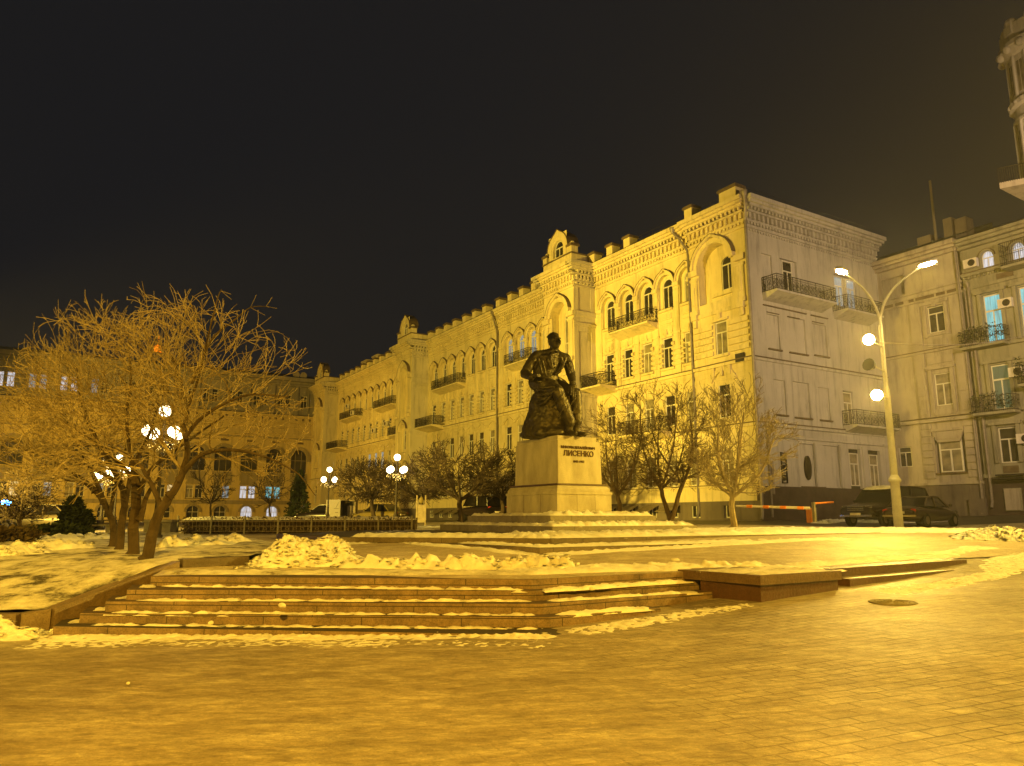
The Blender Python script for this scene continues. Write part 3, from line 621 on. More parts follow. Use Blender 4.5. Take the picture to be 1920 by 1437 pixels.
        wy.box(x0, x1, y - .05, y + .14, 3.50, 3.62); led.box(x0, x1, y - .04, y + .18, 3.62, 3.67)
        wt.wall(x0, x1, 1.0, 2.6, y + .06, [(c - .65, c + .25, 1.55, 2.35, 0, .3)]); wt.box(x0, x1, y - .1, y + .07, 2.55, 2.62)
    else:
        c = (x0 + x1) / 2 - .15; yb = -.2
        tp = 22.2
        wy.wall(x0, x1, 2.6, tp - 1.2, y, [(c - 1.15, c + 1.15, 13.2, 19.35, 1, .75), (c - .85, c + .85, 9.0, 12.45, 1, .3), (c - .6, c + .6, 3.7, 6.4, 0, .2)])
        wy.wall(c - 1.15, c + 1.15, 13.2, 19.36, y - .75, [(c - .85, c + .35, 13.7, 18.8, 1, .14)]); wins.append((c - .25, y - .85, 13.7, 'T', si))
        wy.wall(c - .85, c + .85, 9.0, 12.46, y - .3, [(c - .62, c + .52, 9.45, 12.0, 1, .12)]); wins.append((c - .05, y - .4, 9.45, 'A2', si)); wins.append((c, y - .10, 3.75, 'B', si))
        wy.arc(c, 18.2, 1.15, 1.5, y - .02, y + .2, n=14); wy.arc(c, 18.2, 1.46, 1.68, y - .02, y + .36, n=14, tip=.2); led.arc(c, 18.2, 1.68, 1.72, y, y + .38, a0=10, a1=170, n=12, tip=.2)
        wy.arc(c, 11.6, .85, 1.05, y - .02, y + .14, n=10); wy.arc(c, 11.6, 1.03, 1.18, y - .02, y + .26, n=10, tip=.14); led.arc(c, 11.6, 1.18, 1.21, y, y + .28, a0=10, a1=170, n=10, tip=.14)
        for xc in (x0 + .42, x1 - .42):
            wy.box(xc - .44, xc + .44, y - .02, y + .2, 17.8, 18.2); wy.box(xc - .4, xc + .4, y - .02, y + .14, 17.4, 17.56); wy.box(xc - .3, xc + .3, y - .02, y + .1, 14.4, 17.4)
            wy.box(xc - .38, xc + .38, y - .02, y + .22, 14.05, 14.4); wy.box(xc - .25, xc + .25, y, y + .3, 13.6, 14.05); wy.tube([(xc, y + .12, 13.2), (xc, y + .12, 13.55)], .16, 8)
            wy.box(xc - .38, xc + .38, y - .02, y + .12, 11.3, 11.5); wy.box(xc - .3, xc + .3, y - .02, y + .08, 8.4, 11.3)
        wy.xz([(c - .8, 9.0), (c + .8, 9.0), (c + .35, 8.35), (c, 8.15), (c - .35, 8.35)], y - .02, y + .22); led.box(c - .85, c + .85, y - .02, y + .26, 9.0, 9.04)
        wy.box(c - .9, c + .9, y - .3, y + .12, 13.0, 13.22)
        # the side walls of the projecting bay, with sunk panels
        for xs_, sg in ((x0, -1), (x1, 1)):
            wg = MB()
            for zz0, zz1 in ((2.6, 7.2), (7.2, 11.4), (11.4, 17.2), (17.2, 21.0)):
                wg.T = lambda a, o, z, xs_=xs_, sg=sg: (xs_ + sg * o, y - a, z)
                wg.wall(0, y - yb, zz0, zz1, 0, [(.45, y - yb - .45, zz0 + .9, zz1 - .7, 2, .06)])
                wg.box(-.02, y - yb, -.02, .09, zz1 - .28, zz1 - .02); wg.box(-.02, y - yb, -.02, .16, zz1 - .12, zz1 - .0)
            wg.box(-.02, y - yb, -.02, .10, 17.8, 18.2)
            for off, za, zb2 in ((.10, 20.22, 20.34), (.16, 20.62, 20.72), (.34, 21.2, 21.34), (.52, 21.56, 21.74), (.68, 21.74, 21.92), (.82, 21.92, 22.2)): wg.box(-off, y - yb, -.02, off, za, zb2)
            n = 6
            for k in range(n):
                a = (y - yb) * (k + .4) / n; wg.box(a, a + .18, .0, .18, 20.46, 20.62); wg.box(a, a + .18, 0, .26, 20.82, 21.2); wg.box(a, a + .16, .1, .42, 21.36, 21.56)
            wg.build('bay_side_wall', 'greyy', mainb, DZ)
        cornice(wy, x0, x1, y)
        wt.box(x0 - .06, x1 + .06, yb, y + .06, 1.0, 2.6); wy.box(x0 - .05, x1 + .05, y - .05, y + .14, 7.22, 7.42); led.box(x0 - .06, x1 + .06, y - .04, y + .19, 7.42, 7.49); wy.box(x0, x1, y, y + .14, 3.5, 3.62)
        # gable on the roof edge
        wy.box(x0 + .1, x1 - .1, yb, y + .1, 22.2, 23.1); led.box(x0, x1, yb - .1, y + .2, 23.1, 23.2)
        wy.wall(c - 1.3, c + 1.3, 23.0, 25.3, y + .12, [(c - .75, c + .75, 23.3, 24.75, 1, .3)]); wy.box(c - 1.3, c + 1.3, y - .9, y - .19, 23.0, 24.2)
        wy.arc(c, 24.0, .9, 1.45, y - .9, y + .16, n=12, tip=.3); led.arc(c, 24.0, 1.45, 1.52, y - 1.0, y + .22, a0=0, a1=180, n=12, tip=.3)
        wins.append((c, y - .1, 23.3, 'D', si))
        for xc in (x0 + .35, x1 - .35): wy.box(xc - .3, xc + .3, y - .55, y + .12, 23.1, 23.75); led.box(xc - .4, xc + .4, y - .65, y + .22, 23.75, 23.95); wy.ball((xc, y - .2, 24.05), .24, 8, 6)
    wy.build('wall', 'yel', mainb, DZ); led.build('ledge', 'lead', mainb, DZ)
    if wb_.v: wb_.build('brick_wall', 'yelb', mainb, DZ)
    wt.build('plinth', 'plinth', mainb, DZ)
led = MB()
# the hole of the gable walls above is square topped: trim its corners with the arch band
# side facade
wg = MB(tsd)
Hn = [(1.35, 2.35, 16.6, 18.7, 2, .12), (3.15, 4.9, 16.3, 18.7, 2, .18), (1.5, 2.7, 12.3, 14.6, 2, .12), (3.55, 5.35, 12.3, 14.7, 2, .12), (6.1, 7.6, 12.4, 14.6, 2, .12), (1.8, 2.9, 8.05, 10.3, 2, .12), (3.65, 5.3, 8.0, 10.35, 2, .12), (6.2, 7.4, 8.0, 10.2, 2, .12),
      (8.9, 11.5, 16.2, 18.6, 2, .15), (8.9, 10.0, 7.8, 10.2, 2, .2), (3.9, 5.7, 3.6, 6.3, 2, .10), (6.3, 8.0, 3.6, 6.3, 2, .10), (9.0, 10.3, 3.5, 6.2, 0, .2), (11.2, 12.6, 3.5, 6.2, 0, .2)]
wg.wall(0, 14.2, 3.55, 21.0, 0, Hn)
for h in Hn[2:8]: led.T = tsd; led.box(h[0] - .05, h[1] + .05, -.02, .12, h[2] - .1, h[2]); 
led.box(3.8, 6.2, -.02, .1, 3.5, 3.56); led.box(.0, 14.2, -.02, .17, 11.58, 11.65); led.box(0, 14.2, -.02, .16, 7.42, 7.49); led.box(1.2, 5.5, -.02, .1, 15.1, 15.17); led.box(6.0, 7.8, -.02, .1, 15.1, 15.17)
for a in (1.5, 3.55, 6.1): led.box(a - .0, a + 1.2, -.02, .08, 14.68, 14.72)
led.T = None
cornice(wg, 0, 14.2, 0, 0.0, 0)
wg.box(-.0, 14.2, -.05, .10, 11.4, 11.58); wg.box(-.0, 14.2, -.05, .12, 7.22, 7.42); wg.box(0, 14.2, -.05, .1, 6.55, 6.7)
dentils(wg, 0, 14.2, 0, .26, .13, .08, 20.0, 20.14)
for a, b_ in ((5.3, 5.7), (7.9, 8.2), (10.45, 10.95)): wg.box(a, b_, -.02, .12, 3.55, 6.4)
wg.box(14.19, 14.2, -.9, -.0, 1.3, 21.0)
pl2 = MB(tsd); pl2.box(-.05, 14.2, -.3, .08, .9, 3.5); pl2.build('plinth', 'brown', mainb, DZ, 'dark brown plinth of the side facade')
wg.build('wall', 'grey', mainb, DZ, 'plain greyish side wall with blind windows'); led.build('ledge', 'lead', mainb, DZ)
mb = MB(); mb.box(.3, 86, -14, -.4, 21.0, 22.1)
mb.add([(-.7, .7, 22.22), (86.3, .7, 22.22), (86, -6, 24.2), (5, -6, 24.2), (-.7, -14.4, 22.22), (86, -14.4, 22.22)], [(0, 1, 2, 3), (0, 3, 4), (3, 2, 5, 4)])
mb.box(.2, 85.9, -14.1, -1.2, 1, 21); rf = mb.build('roof', 'roof', mainb, DZ)
# roof railing
mb = MB(); mb.T = None
for z in (22.75, 23.05): mb.tube([(.2, -.1, z), (16, -.1, z)], .015, 4)
for k in range(14): mb.tube([(.6 + k * 1.18, -.1, 22.2), (.6 + k * 1.18, -.1, 23.05)], .015, 4)
for z in (22.8, 23.1): mb.tube([(.1, 0, z), (.1, -14, z)], .015, 4)
for k in range(14): mb.tube([(.1, -.2 - k, 22.2), (.1, -.2 - k, 23.1)], .015, 4)
mb.build('roof_railing', 'iron', mainb, DZ)
# roof edge posts
pst = MB(); pst.box(-.36, .36, -.4, .4, 0, .78); cap = MB(); cap.box(-.46, .46, -.5, .5, .78, .95); cap.prism([(-.4, -.44), (.4, -.44), (.4, .44), (-.4, .44)], .95, 1.02)
p0_ = pst.build('roof_post', 'yel', mainb, (.55, .15, 22.2 - ZB)); c0_ = cap.build('capping', 'lead', p0_)
for s in [1.25, 4.5, 11.1, 13.2, 15.5, 22, 24.3, 26.4, 28.5, 30.75, 33.5, 35.7, 37.9, 40.2, 42.4, 44.5, 46.6, 55, 57.3, 59.6, 61.9, 64.2, 66.5, 68.8, 71.1, 73.4, 75.7, 78]:
    o = p0_.copy(); COL.objects.link(o); o.location = (s, .15, 22.2 - ZB); c = c0_.copy(); COL.objects.link(c); c.parent = o
for s in (72, 76.5): MB().box(s - 1.1, s + 1.1, -4, -2.6, 22.3, 25.2).box(s - 1.25, s + 1.25, -4.1, -2.5, 25.2, 25.4).build('chimney', 'tan', mainb, DZ)
# windows
def frame_mesh(kind):
    f, g = MB(), MB()
    if kind == 'B': wd, h, tz = .5, 2.22, 1.45
    elif kind == 'A': wd, h, tz = .52, 2.32, 1.68
    elif kind == 'A2': wd, h, tz = .57, 2.4, 1.72
    elif kind == 'T': wd, h, tz = .60, 5.1, 4.3
    elif kind == 'D': wd, h, tz = .62, 1.45, .8
    elif kind == 'O': wd, h, tz = .5, 1.85, 1.3
    ar = kind in ('A', 'A2', 'T', 'D'); t = .065
    zc = h - wd if ar else h
    f.box(-wd, -wd + t, -.04, .04, 0, zc); f.box(wd - t, wd, -.04, .04, 0, zc); f.box(-wd + t, wd - t, -.04, .04, 0, t)
    if ar: f.arc(0, zc, wd - t, wd, -.04, .04, n=12)
    else: f.box(-wd + t, wd - t, -.04, .04, h - t, h)
    f.box(-wd + t, wd - t, -.045, .045, tz, tz + .08)
    if kind == 'T': f.box(-wd + t, wd - t, -.045, .045, 2.2, 2.3)
    f.box(-.035, .035, -.042, .042, t, tz)
    if kind == 'T': f.box(-.035, .035, -.042, .042, tz, h - .1)
    if ar:
        n = 12; pts = [(-wd, 0), (wd, 0)] + [(wd * math.cos(math.pi * k / n), zc + wd * math.sin(math.pi * k / n)) for k in range(n + 1)]
        g.add([(x, -.01, z) for x, z in pts], [tuple(range(len(pts)))])
    else: g.add([(-wd, -.01, 0), (wd, -.01, 0), (wd, -.01, h), (-wd, -.01, h)], [(0, 1, 2, 3)])
    return f, g
WM = {}
def window(kind, parent, loc, rz=0, m='glass', fm='white'):
    key = (kind, m, fm)
    if key not in WM:
        f, g = frame_mesh(kind); fo = f.build('window', fm, parent); go = g.build('pane', m, fo); WM[key] = (fo.data, go.data)
    else:
        fo = bpy.data.objects.new('window', WM[key][0]); COL.objects.link(fo); fo.parent = parent; go = bpy.data.objects.new('pane', WM[key][1]); COL.objects.link(go); go.parent = fo
    fo.location = loc; fo.rotation_euler = (0, 0, rz); return fo
rnd = random.Random(4)
farf, farg = MB(), MB()
LIT = {(29.8, 16.6): 'lb', (27.7, 16.6): 'lb', (25.65, 16.6): 'lb', (5.55, 3.72): 'lc', (2.53, 3.72): 'lc', (9.9, 3.72): 'ly', (12.1, 3.72): 'lg', (14.35, 3.72): 'lg', (35.2, 3.72): 'lb', (37.4, 3.72): 'lb', (33, 3.72): 'lb', (61.92, 7.98): 'lb', (64.26, 7.98): 'lb', (66.6, 7.98): 'lb'}
nwin = 0
wins.sort(key=lambda q: q[0] + (100 if q[2] < 6 else 0))
for x, y, z, kd, si in wins:
    m = LIT.get((round(x, 2), round(z, 2)), rnd.choice(['glass', 'glass', 'glass2', 'glass2'] if z < 16 else ['glass', 'glass', 'glass2']))
    if nwin < 96:
        window(kd, mainb, (x, y, z - ZB), 0, m); nwin += 1
    else:
        f, g = frame_mesh(kd); farf.add([(a + x, b + y, c + z) for a, b, c in f.v], f.f); farg.add([(a + x, b + y, c + z) for a, b, c in g.v], g.f)
o = farf.build('window', 'white', mainb, DZ); o['kind'] = 'stuff'; g_ = farg.build('pane', 'glass2', o); g_['kind'] = 'stuff'
# side facade windows
for a, z, m in ((4.0, 16.4, 'glass'), (9.5, 16.3, 'lb'), (10.9, 16.3, 'lb'), (9.65, 3.7, 'glass2'), (11.9, 3.7, 'glass2'), (9.45, 7.9, 'glass2')):
    window('B', mainb, (.13, -a, z - ZB), R(90), m)
mb = MB(tsd); mb.tube([(4.6, -.08, 4.75), (4.6, .06, 4.75)], .5, 20); mb.v = [(x, y * .62 - 4.6 * .38, z * 1 + (z - 4.75) * .55) for x, y, z in mb.v]; mb.build('oval_plaque', 'iron', mainb, DZ)
mb = MB(tsd)
for k in range(4): mb.box(1.95, 2.45, -.02, .08, 3.7 + k * .62, 3.76 + k * .62)
for a in (1.95, 2.4): mb.box(a, a + .06, -.02, .09, 3.7, 5.65)
for k in range(3): mb.tube([(2.2, -.01, 4.05 + k * .62), (2.2, .06, 4.05 + k * .62)], .2, 10)
mb.build('wall_grille', 'iron', mainb, DZ)
# awnings over the basement windows
for c in [7.75, 9.9, 12.1, 14.35, 33, 35.2, 37.4, 39.6, 41.8, 44]:
    mb = MB(); mb.prism([(c - .7, -.1), (c + .7, -.1), (c + .75, .95), (c - .75, .95)], [2.42, 2.42, 1.98, 1.98], [2.46, 2.46, 2.02, 2.02]); mb.build('awning', 'awn', mainb, DZ)
for c in BAYS[1] + BAYS[3] + [2.55]:
    mb = MB(); mb.box(c - .44, c + .44, -.25, -.2, 1.56, 2.34); mb.build('basement_pane', 'glass', mainb, DZ)
    mb = MB(); 
    for k in (-.42, 0, .38): mb.box(c + k, c + k + .05, -.2, -.14, 1.56, 2.34)
    mb.box(c - .42, c + .42, -.2, -.14, 1.56, 1.64); mb.build('basement_frame', 'white', mainb, DZ)
# balconies
def balcony(x0, x1, y, z, d=1.15, T=None, h=1.0, m='iron'):
    b = MB(T); b.box(x0, x1, y, y + d, z - .14, z)
    b.add([(x0 + .05, y, z - .5), (x1 - .05, y, z - .5), (x1 - .05, y, z - .14), (x0 + .05, y, z - .14), (x0 + .05, y + d - .1, z - .14), (x1 - .05, y + d - .1, z - .14)], [(0, 1, 5, 4), (0, 4, 3), (1, 2, 5), (0, 3, 2, 1)])
    s_ = b.build('balcony_slab', 'yel' if not T else 'grey', mainb, DZ)
    r = MB(T); runs = [((x0 + .04, y), (x0 + .04, y + d - .04)), ((x0 + .04, y + d - .04), (x1 - .04, y + d - .04)), ((x1 - .04, y + d - .04), (x1 - .04, y))]
    for (a, b0), (c, d0) in runs:
        L_ = math.hypot(c - a, d0 - b0); n = max(2, int(L_ / .13))
        for zz, rr in ((z + .05, .02), (z + h - .16, .016), (z + h, .03)): r.tube([(a, b0, zz), (c, d0, zz)], rr, 4)
        for k in range(n + 1):
            t = k / n; px, py = a + (c - a) * t, b0 + (d0 - b0) * t; r.tube([(px, py, z), (px, py, z + h)], .013 if k % 6 else .03, 4, False)
        m_ = max(1, int(L_ / .36))
        for k in range(m_):
            t = (k + .5) / m_; px, py = a + (c - a) * t, b0 + (d0 - b0) * t; ux, uy = (c - a) / L_, (d0 - b0) / L_
            for rr, zc in ((.15, z + .3), (.12, z + .62), (.08, z + .44)):
                pts = [(px + ux * rr * math.cos(q), py + uy * rr * math.cos(q), zc + rr * math.sin(q)) for q in [math.pi * 2 * j / 10 for j in range(11)]]
                r.tube(pts, .014, 3, False)
    r.build('balcony_railing', m, mainb, DZ)
balcony(8.6, 13.1, -.18, 15.75); balcony(13.5, 16.05, -.18, 11.75, 1.7); balcony(7.6, 12.3, -.18, 7.6)
balcony(24.6, 28.9, -.18, 15.9); balcony(38.5, 44.9, -.18, 15.85); balcony(43.6, 48.0, -.18, 11.8, 1.7)
balcony(56.5, 62.9, -.18, 15.9); balcony(69.8, 76.6, -.18, 15.9, m='iron'); balcony(54.4, 57.6, -.18, 11.8); balcony(75.4, 80.6, -.18, 11.8, 1.7)
balcony(1.2, 7.3, 0, 15.95, 1.2, tsd); balcony(8.5, 12.6, 0, 15.75, 1.2, tsd); balcony(8.6, 13.6, 0, 7.75, 1.1, tsd)
# drain pipes
for s, yo in ((5.12, .05), (16.2, .05), (31.7, .0), (48.2, .05), (80.9, .05)):
    mb = MB(); mb.tube([(s + .9 * (yo > 0 and s < 6), .6, 21.7), (s + .5 * (s < 6), .45, 21.2), (s, .12 + yo, 20.2), (s, .05 + yo, 19.8), (s, .05 + yo, 2.0), (s, .25 + yo, 1.55)], .085, 8)
    mb.lathe((s + .9 * (yo > 0 and s < 6), .62, 21.65), [(.09, 0), (.2, .3), (.2, .42)], 8); mb.build('drainpipe', 'pipe', mainb, DZ)
mb = MB(); mb.tube([(-.45, .5, 22.1), (-.4, .4, 21.6), (-.12, .14, 20.6), (-.10, .12, 2.0), (-.2, .3, 1.5)], .10, 8); mb.lathe((-.45, .5, 22.0), [(.1, 0), (.22, .3), (.22, .45)], 8); mb.build('drainpipe', 'pipe', mainb, DZ)
mb = MB(tsd); mb.tube([(.75, .12, 7.2), (.75, .12, 1.6)], .07, 8); mb.tube([(1.0, .1, 5.0), (1.0, .1, 3.0)], .1, 8); mb.build('drainpipe', 'pipe', mainb, DZ)
def ac_unit(parent, loc, rz=0, m='whitep'):
    b = MB(); b.box(-.42, .42, 0, .32, 0, .6); o = b.build('air_conditioner', m, parent, loc); o.rotation_euler = (0, 0, rz)
    f = MB(); f.tube([(-.1, .321, .3), (-.1, .335, .3)], .23, 16); f.build('fan_grille', 'iron', o); return o
ac_unit(mainb, (70.4, 1.0, 15.95 - ZB)); ac_unit(mainb, (64.5, 0, 12.9 - ZB)); ac_unit(mainb, (60.2, 0, 13.4 - ZB)); ac_unit(mainb, (75.2, .1, 17.6 - ZB))
for s, z in ((6.6, 17.7), (8.8, 17.6), (11, 17.4), (13.2, 17.2), (4.1, 14.6), (6.7, 14.0), (9, 13.9), (11.2, 13.9), (1.4, 14.7), (13.2, 13.8)):
    pass
mb = MB(); mb.box(.6, 1.3, .1, .18, 11.4, 11.95); mb.build('wall_sign', 'iron', mainb, DZ)
# ------------------------------------------------------------------ neighbouring houses
def house(name, label, O, dirx, ny, ZB_, cat='building'):
    return thing(name, label, cat, (O.x, O.y, ZB_), math.atan2(dirx.y, dirx.x))
def clip_windows(): pass
# right hand house, one bay seen; local x runs from the main building towards the camera, -y... out is toward N1 (local -y)
OB = K + D2 * 14.2
q = -D1
hb = house('corner_house', 'narrow tan plaster house squeezed between the yellow house and the right edge house', OB, q, N1, 1.6)
ZZ = (0, 0, -1.6)
def ti(a, o, z): return (a, -o, z)
w_, g_, l_ = MB(ti), MB(ti), MB(ti)
w_.wall(-3, 5.85, 8.2, 20.3, 0, [(3.4, 4.55, 14.2, 16.1, 0, .25), (3.4, 4.5, 9.1, 11.3, 0, .25), (.3, 2.0, 17.3, 18.9, 0, .1)])
w_.wall(-3, 5.85, 3.9, 8.2, 0, [(3.0, 5.0, 4.55, 7.2, 0, .3), (.35, 1.35, 5.1, 6.5, 0, .2)])
w_.box(-3, 5.85, -4, -.4, 1.5, 20.2)
w_.box(-3.0, 5.95, -.1, .7, 19.95, 20.25); w_.box(-3, 5.9, -.1, .5, 19.75, 19.95); w_.box(-3, 5.87, -.1, .25, 19.5, 19.75)
for z0, d in ((17.25, .14), (16.95, .08), (12.85, .2), (8.1, .2), (8.0, .3), (16.55, .1)): w_.box(-3, 5.86 + d / 3, -.05, d, z0, z0 + .14)
for k, (a, b) in enumerate(((2.2, 2.55), (2.7, 4.0), (4.15, 4.75), (4.9, 5.5), (.4, 1.0), (1.2, 1.8))): l_.box(a, b, -.02, .04, 16.68, 16.92)
for a in (2.2, 5.0): w_.box(a, a + .75, -.05, .12, 8.3, 16.5); w_.box(a + .12, a + .6, .1, .17, 8.6, 9.6); w_.box(a + .12, a + .6, .1, .17, 9.9, 12.4)
w_.box(3.1, 3.35, -.02, .12, 13.9, 16.3); w_.box(4.6, 4.85, -.02, .12, 13.9, 16.3); w_.box(3.0, 4.95, -.02, .2, 16.2, 16.4); w_.box(3.85, 4.1, 0, .2, 16.0, 16.5); w_.box(3.2, 4.7, -.02, .15, 13.95, 14.12); w_.box(3.3, 4.6, -.02, .08, 13.2, 13.7)
w_.box(3.1, 3.35, -.02, .12, 8.6, 11.6); w_.box(4.55, 4.8, -.02, .12, 8.6, 11.6); w_.box(3.0, 4.95, -.02, .25, 11.6, 11.8); w_.box(3.1, 4.85, -.02, .1, 12.0, 12.5); w_.box(3.2, 4.7, -.02, .08, 8.45, 8.85)
for k in range(8):
    for a in (2.15, 5.05): w_.box(a, a + .75, -.02, .1, 4.2 + k * .48, 4.2 + k * .48 + .4)
w_.box(2.9, 5.1, -.02, .22, 7.35, 7.5); w_.box(3.3, 4.7, -.02, .16, 6.8, 7.3); w_.xz([(2.95, 7.35), (5.05, 7.35), (4.75, 6.6), (3.25, 6.6)], -.02, .12)
l_.box(2.95, 5.05, -.02, .15, 4.45, 4.55); l_.box(-3, 5.9, -.02, .25, 12.99, 13.05); l_.box(-3, 5.9, -.02, .36, 8.28, 8.32)
w_.box(-3, 5.9, -.05, .2, 3.75, 3.9)
g_.box(-3, 5.88, -.3, .08, 1.2, 3.75); g_.box(3.2, 5.0, .0, .12, 1.4, 3.6); g_.box(5.0, 5.95, 0, .35, 1.4, 2.8)
w_.build('wall', 'tan', hb, ZZ); g_.build('plinth', 'plinth', hb, ZZ); l_.build('ledge', 'lead', hb, ZZ)
for a, z, kd, m, sx in ((3.97, 14.2, 'O', 'glass', 1.12), (3.95, 9.1, 'B', 'glass2', 1.1), (3.98, 4.6, 'B', 'glass2', 1.5), (.85, 5.1, 'O', 'glass', .9)):
    o = window(kd, hb, (a, .14, z - 1.6), 0, m); o.scale = (sx, 1, 1.0 if kd == 'B' or z > 10 else .75)
MB(ti).add([(-3, .75, 20.26), (6, .75, 20.26), (6, -5, 22.6), (-3, -5, 22.6)], [(0, 1, 2, 3)]).add([(-3, -5, 20.0), (6, -5, 20.0), (6, -5, 22.6), (-3, -5, 22.6)], [(0, 1, 2, 3)]).build('roof', 'roof', hb, ZZ)
b = MB(ti); b.tube([(3.0, -3, 20.5), (3.0, -3, 26.5)], .09, 6); b.box(1.6, 2.6, -4, -3, 20.5, 22.4); b.box(3.6, 4.2, -4, -3, 20.5, 23.2); b.box(4.4, 5.2, -4, -3, 20.5, 22.9); b.build('chimney', 'plinth', hb, ZZ)
b = MB(ti)
b.tube([(5.75, .25, 19.9), (5.75, .12, 19.3), (5.75, .12, 2.1), (5.75, .3, 1.8)], .09, 8); b.build('drainpipe', 'pipe', hb, ZZ)
# house at the right edge
OC = OB + q * 5.95
hc = house('right_house', 'shaded house at the right edge with cyan lit windows and plant filled balconies', OC, q, N1, 1.7)
ZC = (0, 0, -1.7); w_, g_, l_ = MB(ti), MB(ti), MB(ti)
XE = 14
ar = [1.66, 3.5, 5.6, 7.7, 9.8]
w_.wall(0, XE, 17.0, 19.9, -.1, [(c - .38, c + .38, 17.85, 18.95, 1, .2) for c in ar])
cs = [1.6, 3.75, 6, 8.2, 10.4]
w_.wall(0, XE, 12.6, 17.0, -.1, [(c - .52, c + .52, 12.7, 16.0, 0, .25) for c in cs]); w_.wall(0, XE, 8.3, 12.6, -.1, [(c - .55, c + .55, 8.4, 11.3, 0, .25) for c in cs])
w_.wall(0, XE, 4.2, 8.3, -.1, [(c - .55, c + .55, 5.0, 7.25, 0, .25) for c in cs]); w_.box(0, XE, -6, -.6, 1.5, 19.9)
for z0, d in ((19.85, .7), (19.65, .5), (19.4, .3), (17.5, .22), (16.6, .12), (12.45, .25), (8.2, .25), (4.1, .2)): w_.box(0, XE, -.12, d - .1, z0, z0 + .2)
dentils(w_, 0, XE, -.1, .3, .15, .12, 17.32, 17.48)
for c in cs:
    for z0, h in ((12.7, 3.4), (8.4, 3.0), (5.0, 2.4)):
        w_.box(c - .8, c - .58, -.1, .05, z0, z0 + h); w_.box(c + .58, c + .8, -.1, .05, z0, z0 + h); w_.box(c - .95, c + .95, -.1, .16, z0 + h, z0 + h + .18)
    l_.box(c - .45, c + .45, -.1, -.06, 4.35, 4.8)
for c in cs[:-1]: l_.box(c + .5, c + 1.5, -.1, -.04, 16.85, 17.2)
for c in ar: w_.arc(c, 18.57, .38, .5, -.12, .0, n=10); l_.arc(c, 18.57, .5, .54, -.12, .02, n=10)
l_.box(0, XE, -.1, .2, 17.7, 17.76)
g_.box(0, XE, -.4, .0, 1.3, 4.1); w_.box(1.1, 2.1, .0, .1, 2.0, 3.4)
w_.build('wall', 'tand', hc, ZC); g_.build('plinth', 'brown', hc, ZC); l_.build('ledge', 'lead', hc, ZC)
sch = [(1.66, 17.85, 'D', 'lw', .6), (3.5, 17.85, 'D', 'lw', .6), (5.6, 17.85, 'D', 'glass', .6), (1.6, 12.7, 'B', 'lc', 1.04), (3.75, 12.7, 'B', 'lc', 1.04), (6, 12.7, 'B', 'glass', 1.04), (1.6, 8.4, 'B', 'lg', 1.1), (3.75, 8.4, 'B', 'glass', 1.1), (6, 8.4, 'B', 'glass', 1.1), (1.6, 5.0, 'B', 'glass', 1.1), (3.75, 5, 'B', 'glass', 1.1), (6, 5, 'B', 'glass', 1.1)]
for c, z, kd, m, s in sch:
    o = window(kd, hc, (c, .28, z - 1.7), 0, m); o.scale = (s, 1, .78 if kd == 'D' else (1.48 if z > 12 else (1.3 if z > 8 else 1.0)))
MB(ti).add([(-.2, .7, 20.1), (XE, .7, 20.1), (XE, -6, 22.5), (-.2, -6, 22.5), (-.2, -6, 19.5)], [(0, 1, 2, 3), (0, 3, 4)]).build('roof', 'roof', hc, ZC)
def simple_balcony(parent, T, x0, x1, d, z, h, dz, name='balcony', plants=None, m='iron'):
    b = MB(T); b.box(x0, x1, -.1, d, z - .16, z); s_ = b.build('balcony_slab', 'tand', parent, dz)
    r = MB(T)
    for (a, b0), (c, d0) in (((x0, 0), (x0, d)), ((x0, d), (x1, d)), ((x1, d), (x1, 0))):
        L_ = math.hypot(c - a, d0 - b0); n = max(2, int(L_ / .12))
        for zz in (z + .06, z + h * .45, z + h): r.tube([(a, b0, zz), (c, d0, zz)], .02, 4)
        for k in range(n + 1): t = k / n; r.tube([(a + (c - a) * t, b0 + (d0 - b0) * t, z), (a + (c - a) * t, b0 + (d0 - b0) * t, z + h)], .012, 4, False)
        for k in range(max(1, int(L_ / .3))):
            t = (k + .5) / max(1, int(L_ / .3)); px, py = a + (c - a) * t, b0 + (d0 - b0) * t
            r.tube([(px + (c - a) / L_ * .11 * math.cos(q_), py + (d0 - b0) / L_ * .11 * math.cos(q_), z + h * .7 + .11 * math.sin(q_)) for q_ in [j * .7 for j in range(10)]], .012, 3, False)
    o = r.build('balcony_railing', m, parent, dz)
    if plants:
        p = MB(T); rr = random.Random(int(z * 7))
        for k in range(plants):
            cx_ = x0 + rr.random() * (x1 - x0); cy = d + rr.uniform(-.25, .12); cz = z + h * rr.uniform(.2, 1.15)
            for j in range(10):
                a = Vector((rr.gauss(0, .12), rr.gauss(0, .1), rr.gauss(0, .12))) + Vector((cx_, cy, cz)); v1 = Vector((rr.gauss(0, 1), rr.gauss(0, 1), rr.gauss(0, 1))).normalized() * .07; v2 = v1.orthogonal() * .6
                p.add([a, a + v1 + v2, a + v1 * 2, a + v1 - v2], [(0, 1, 2, 3)])
        p.build('balcony_plants', 'ever', parent, dz)
simple_balcony(hc, ti, -.2, 2.5, .85, 12.6, 1.05, ZC, plants=40); simple_balcony(hc, ti, .1, 2.6, .8, 8.2, 1.0, ZC, plants=26)
simple_balcony(hc, ti, 2.9, 5.2, 1.0, 17.3, 1.5, ZC); simple_balcony(hc, ti, 3.0, 5.3, .9, 9.7, 1.3, ZC, plants=30)
for a, z in ((.75, 18.0), (2.55, 14.8), (2.7, 10.3), (2.7, 6.1)): ac_unit(hc, (a, -.0, z - 1.7), R(180))
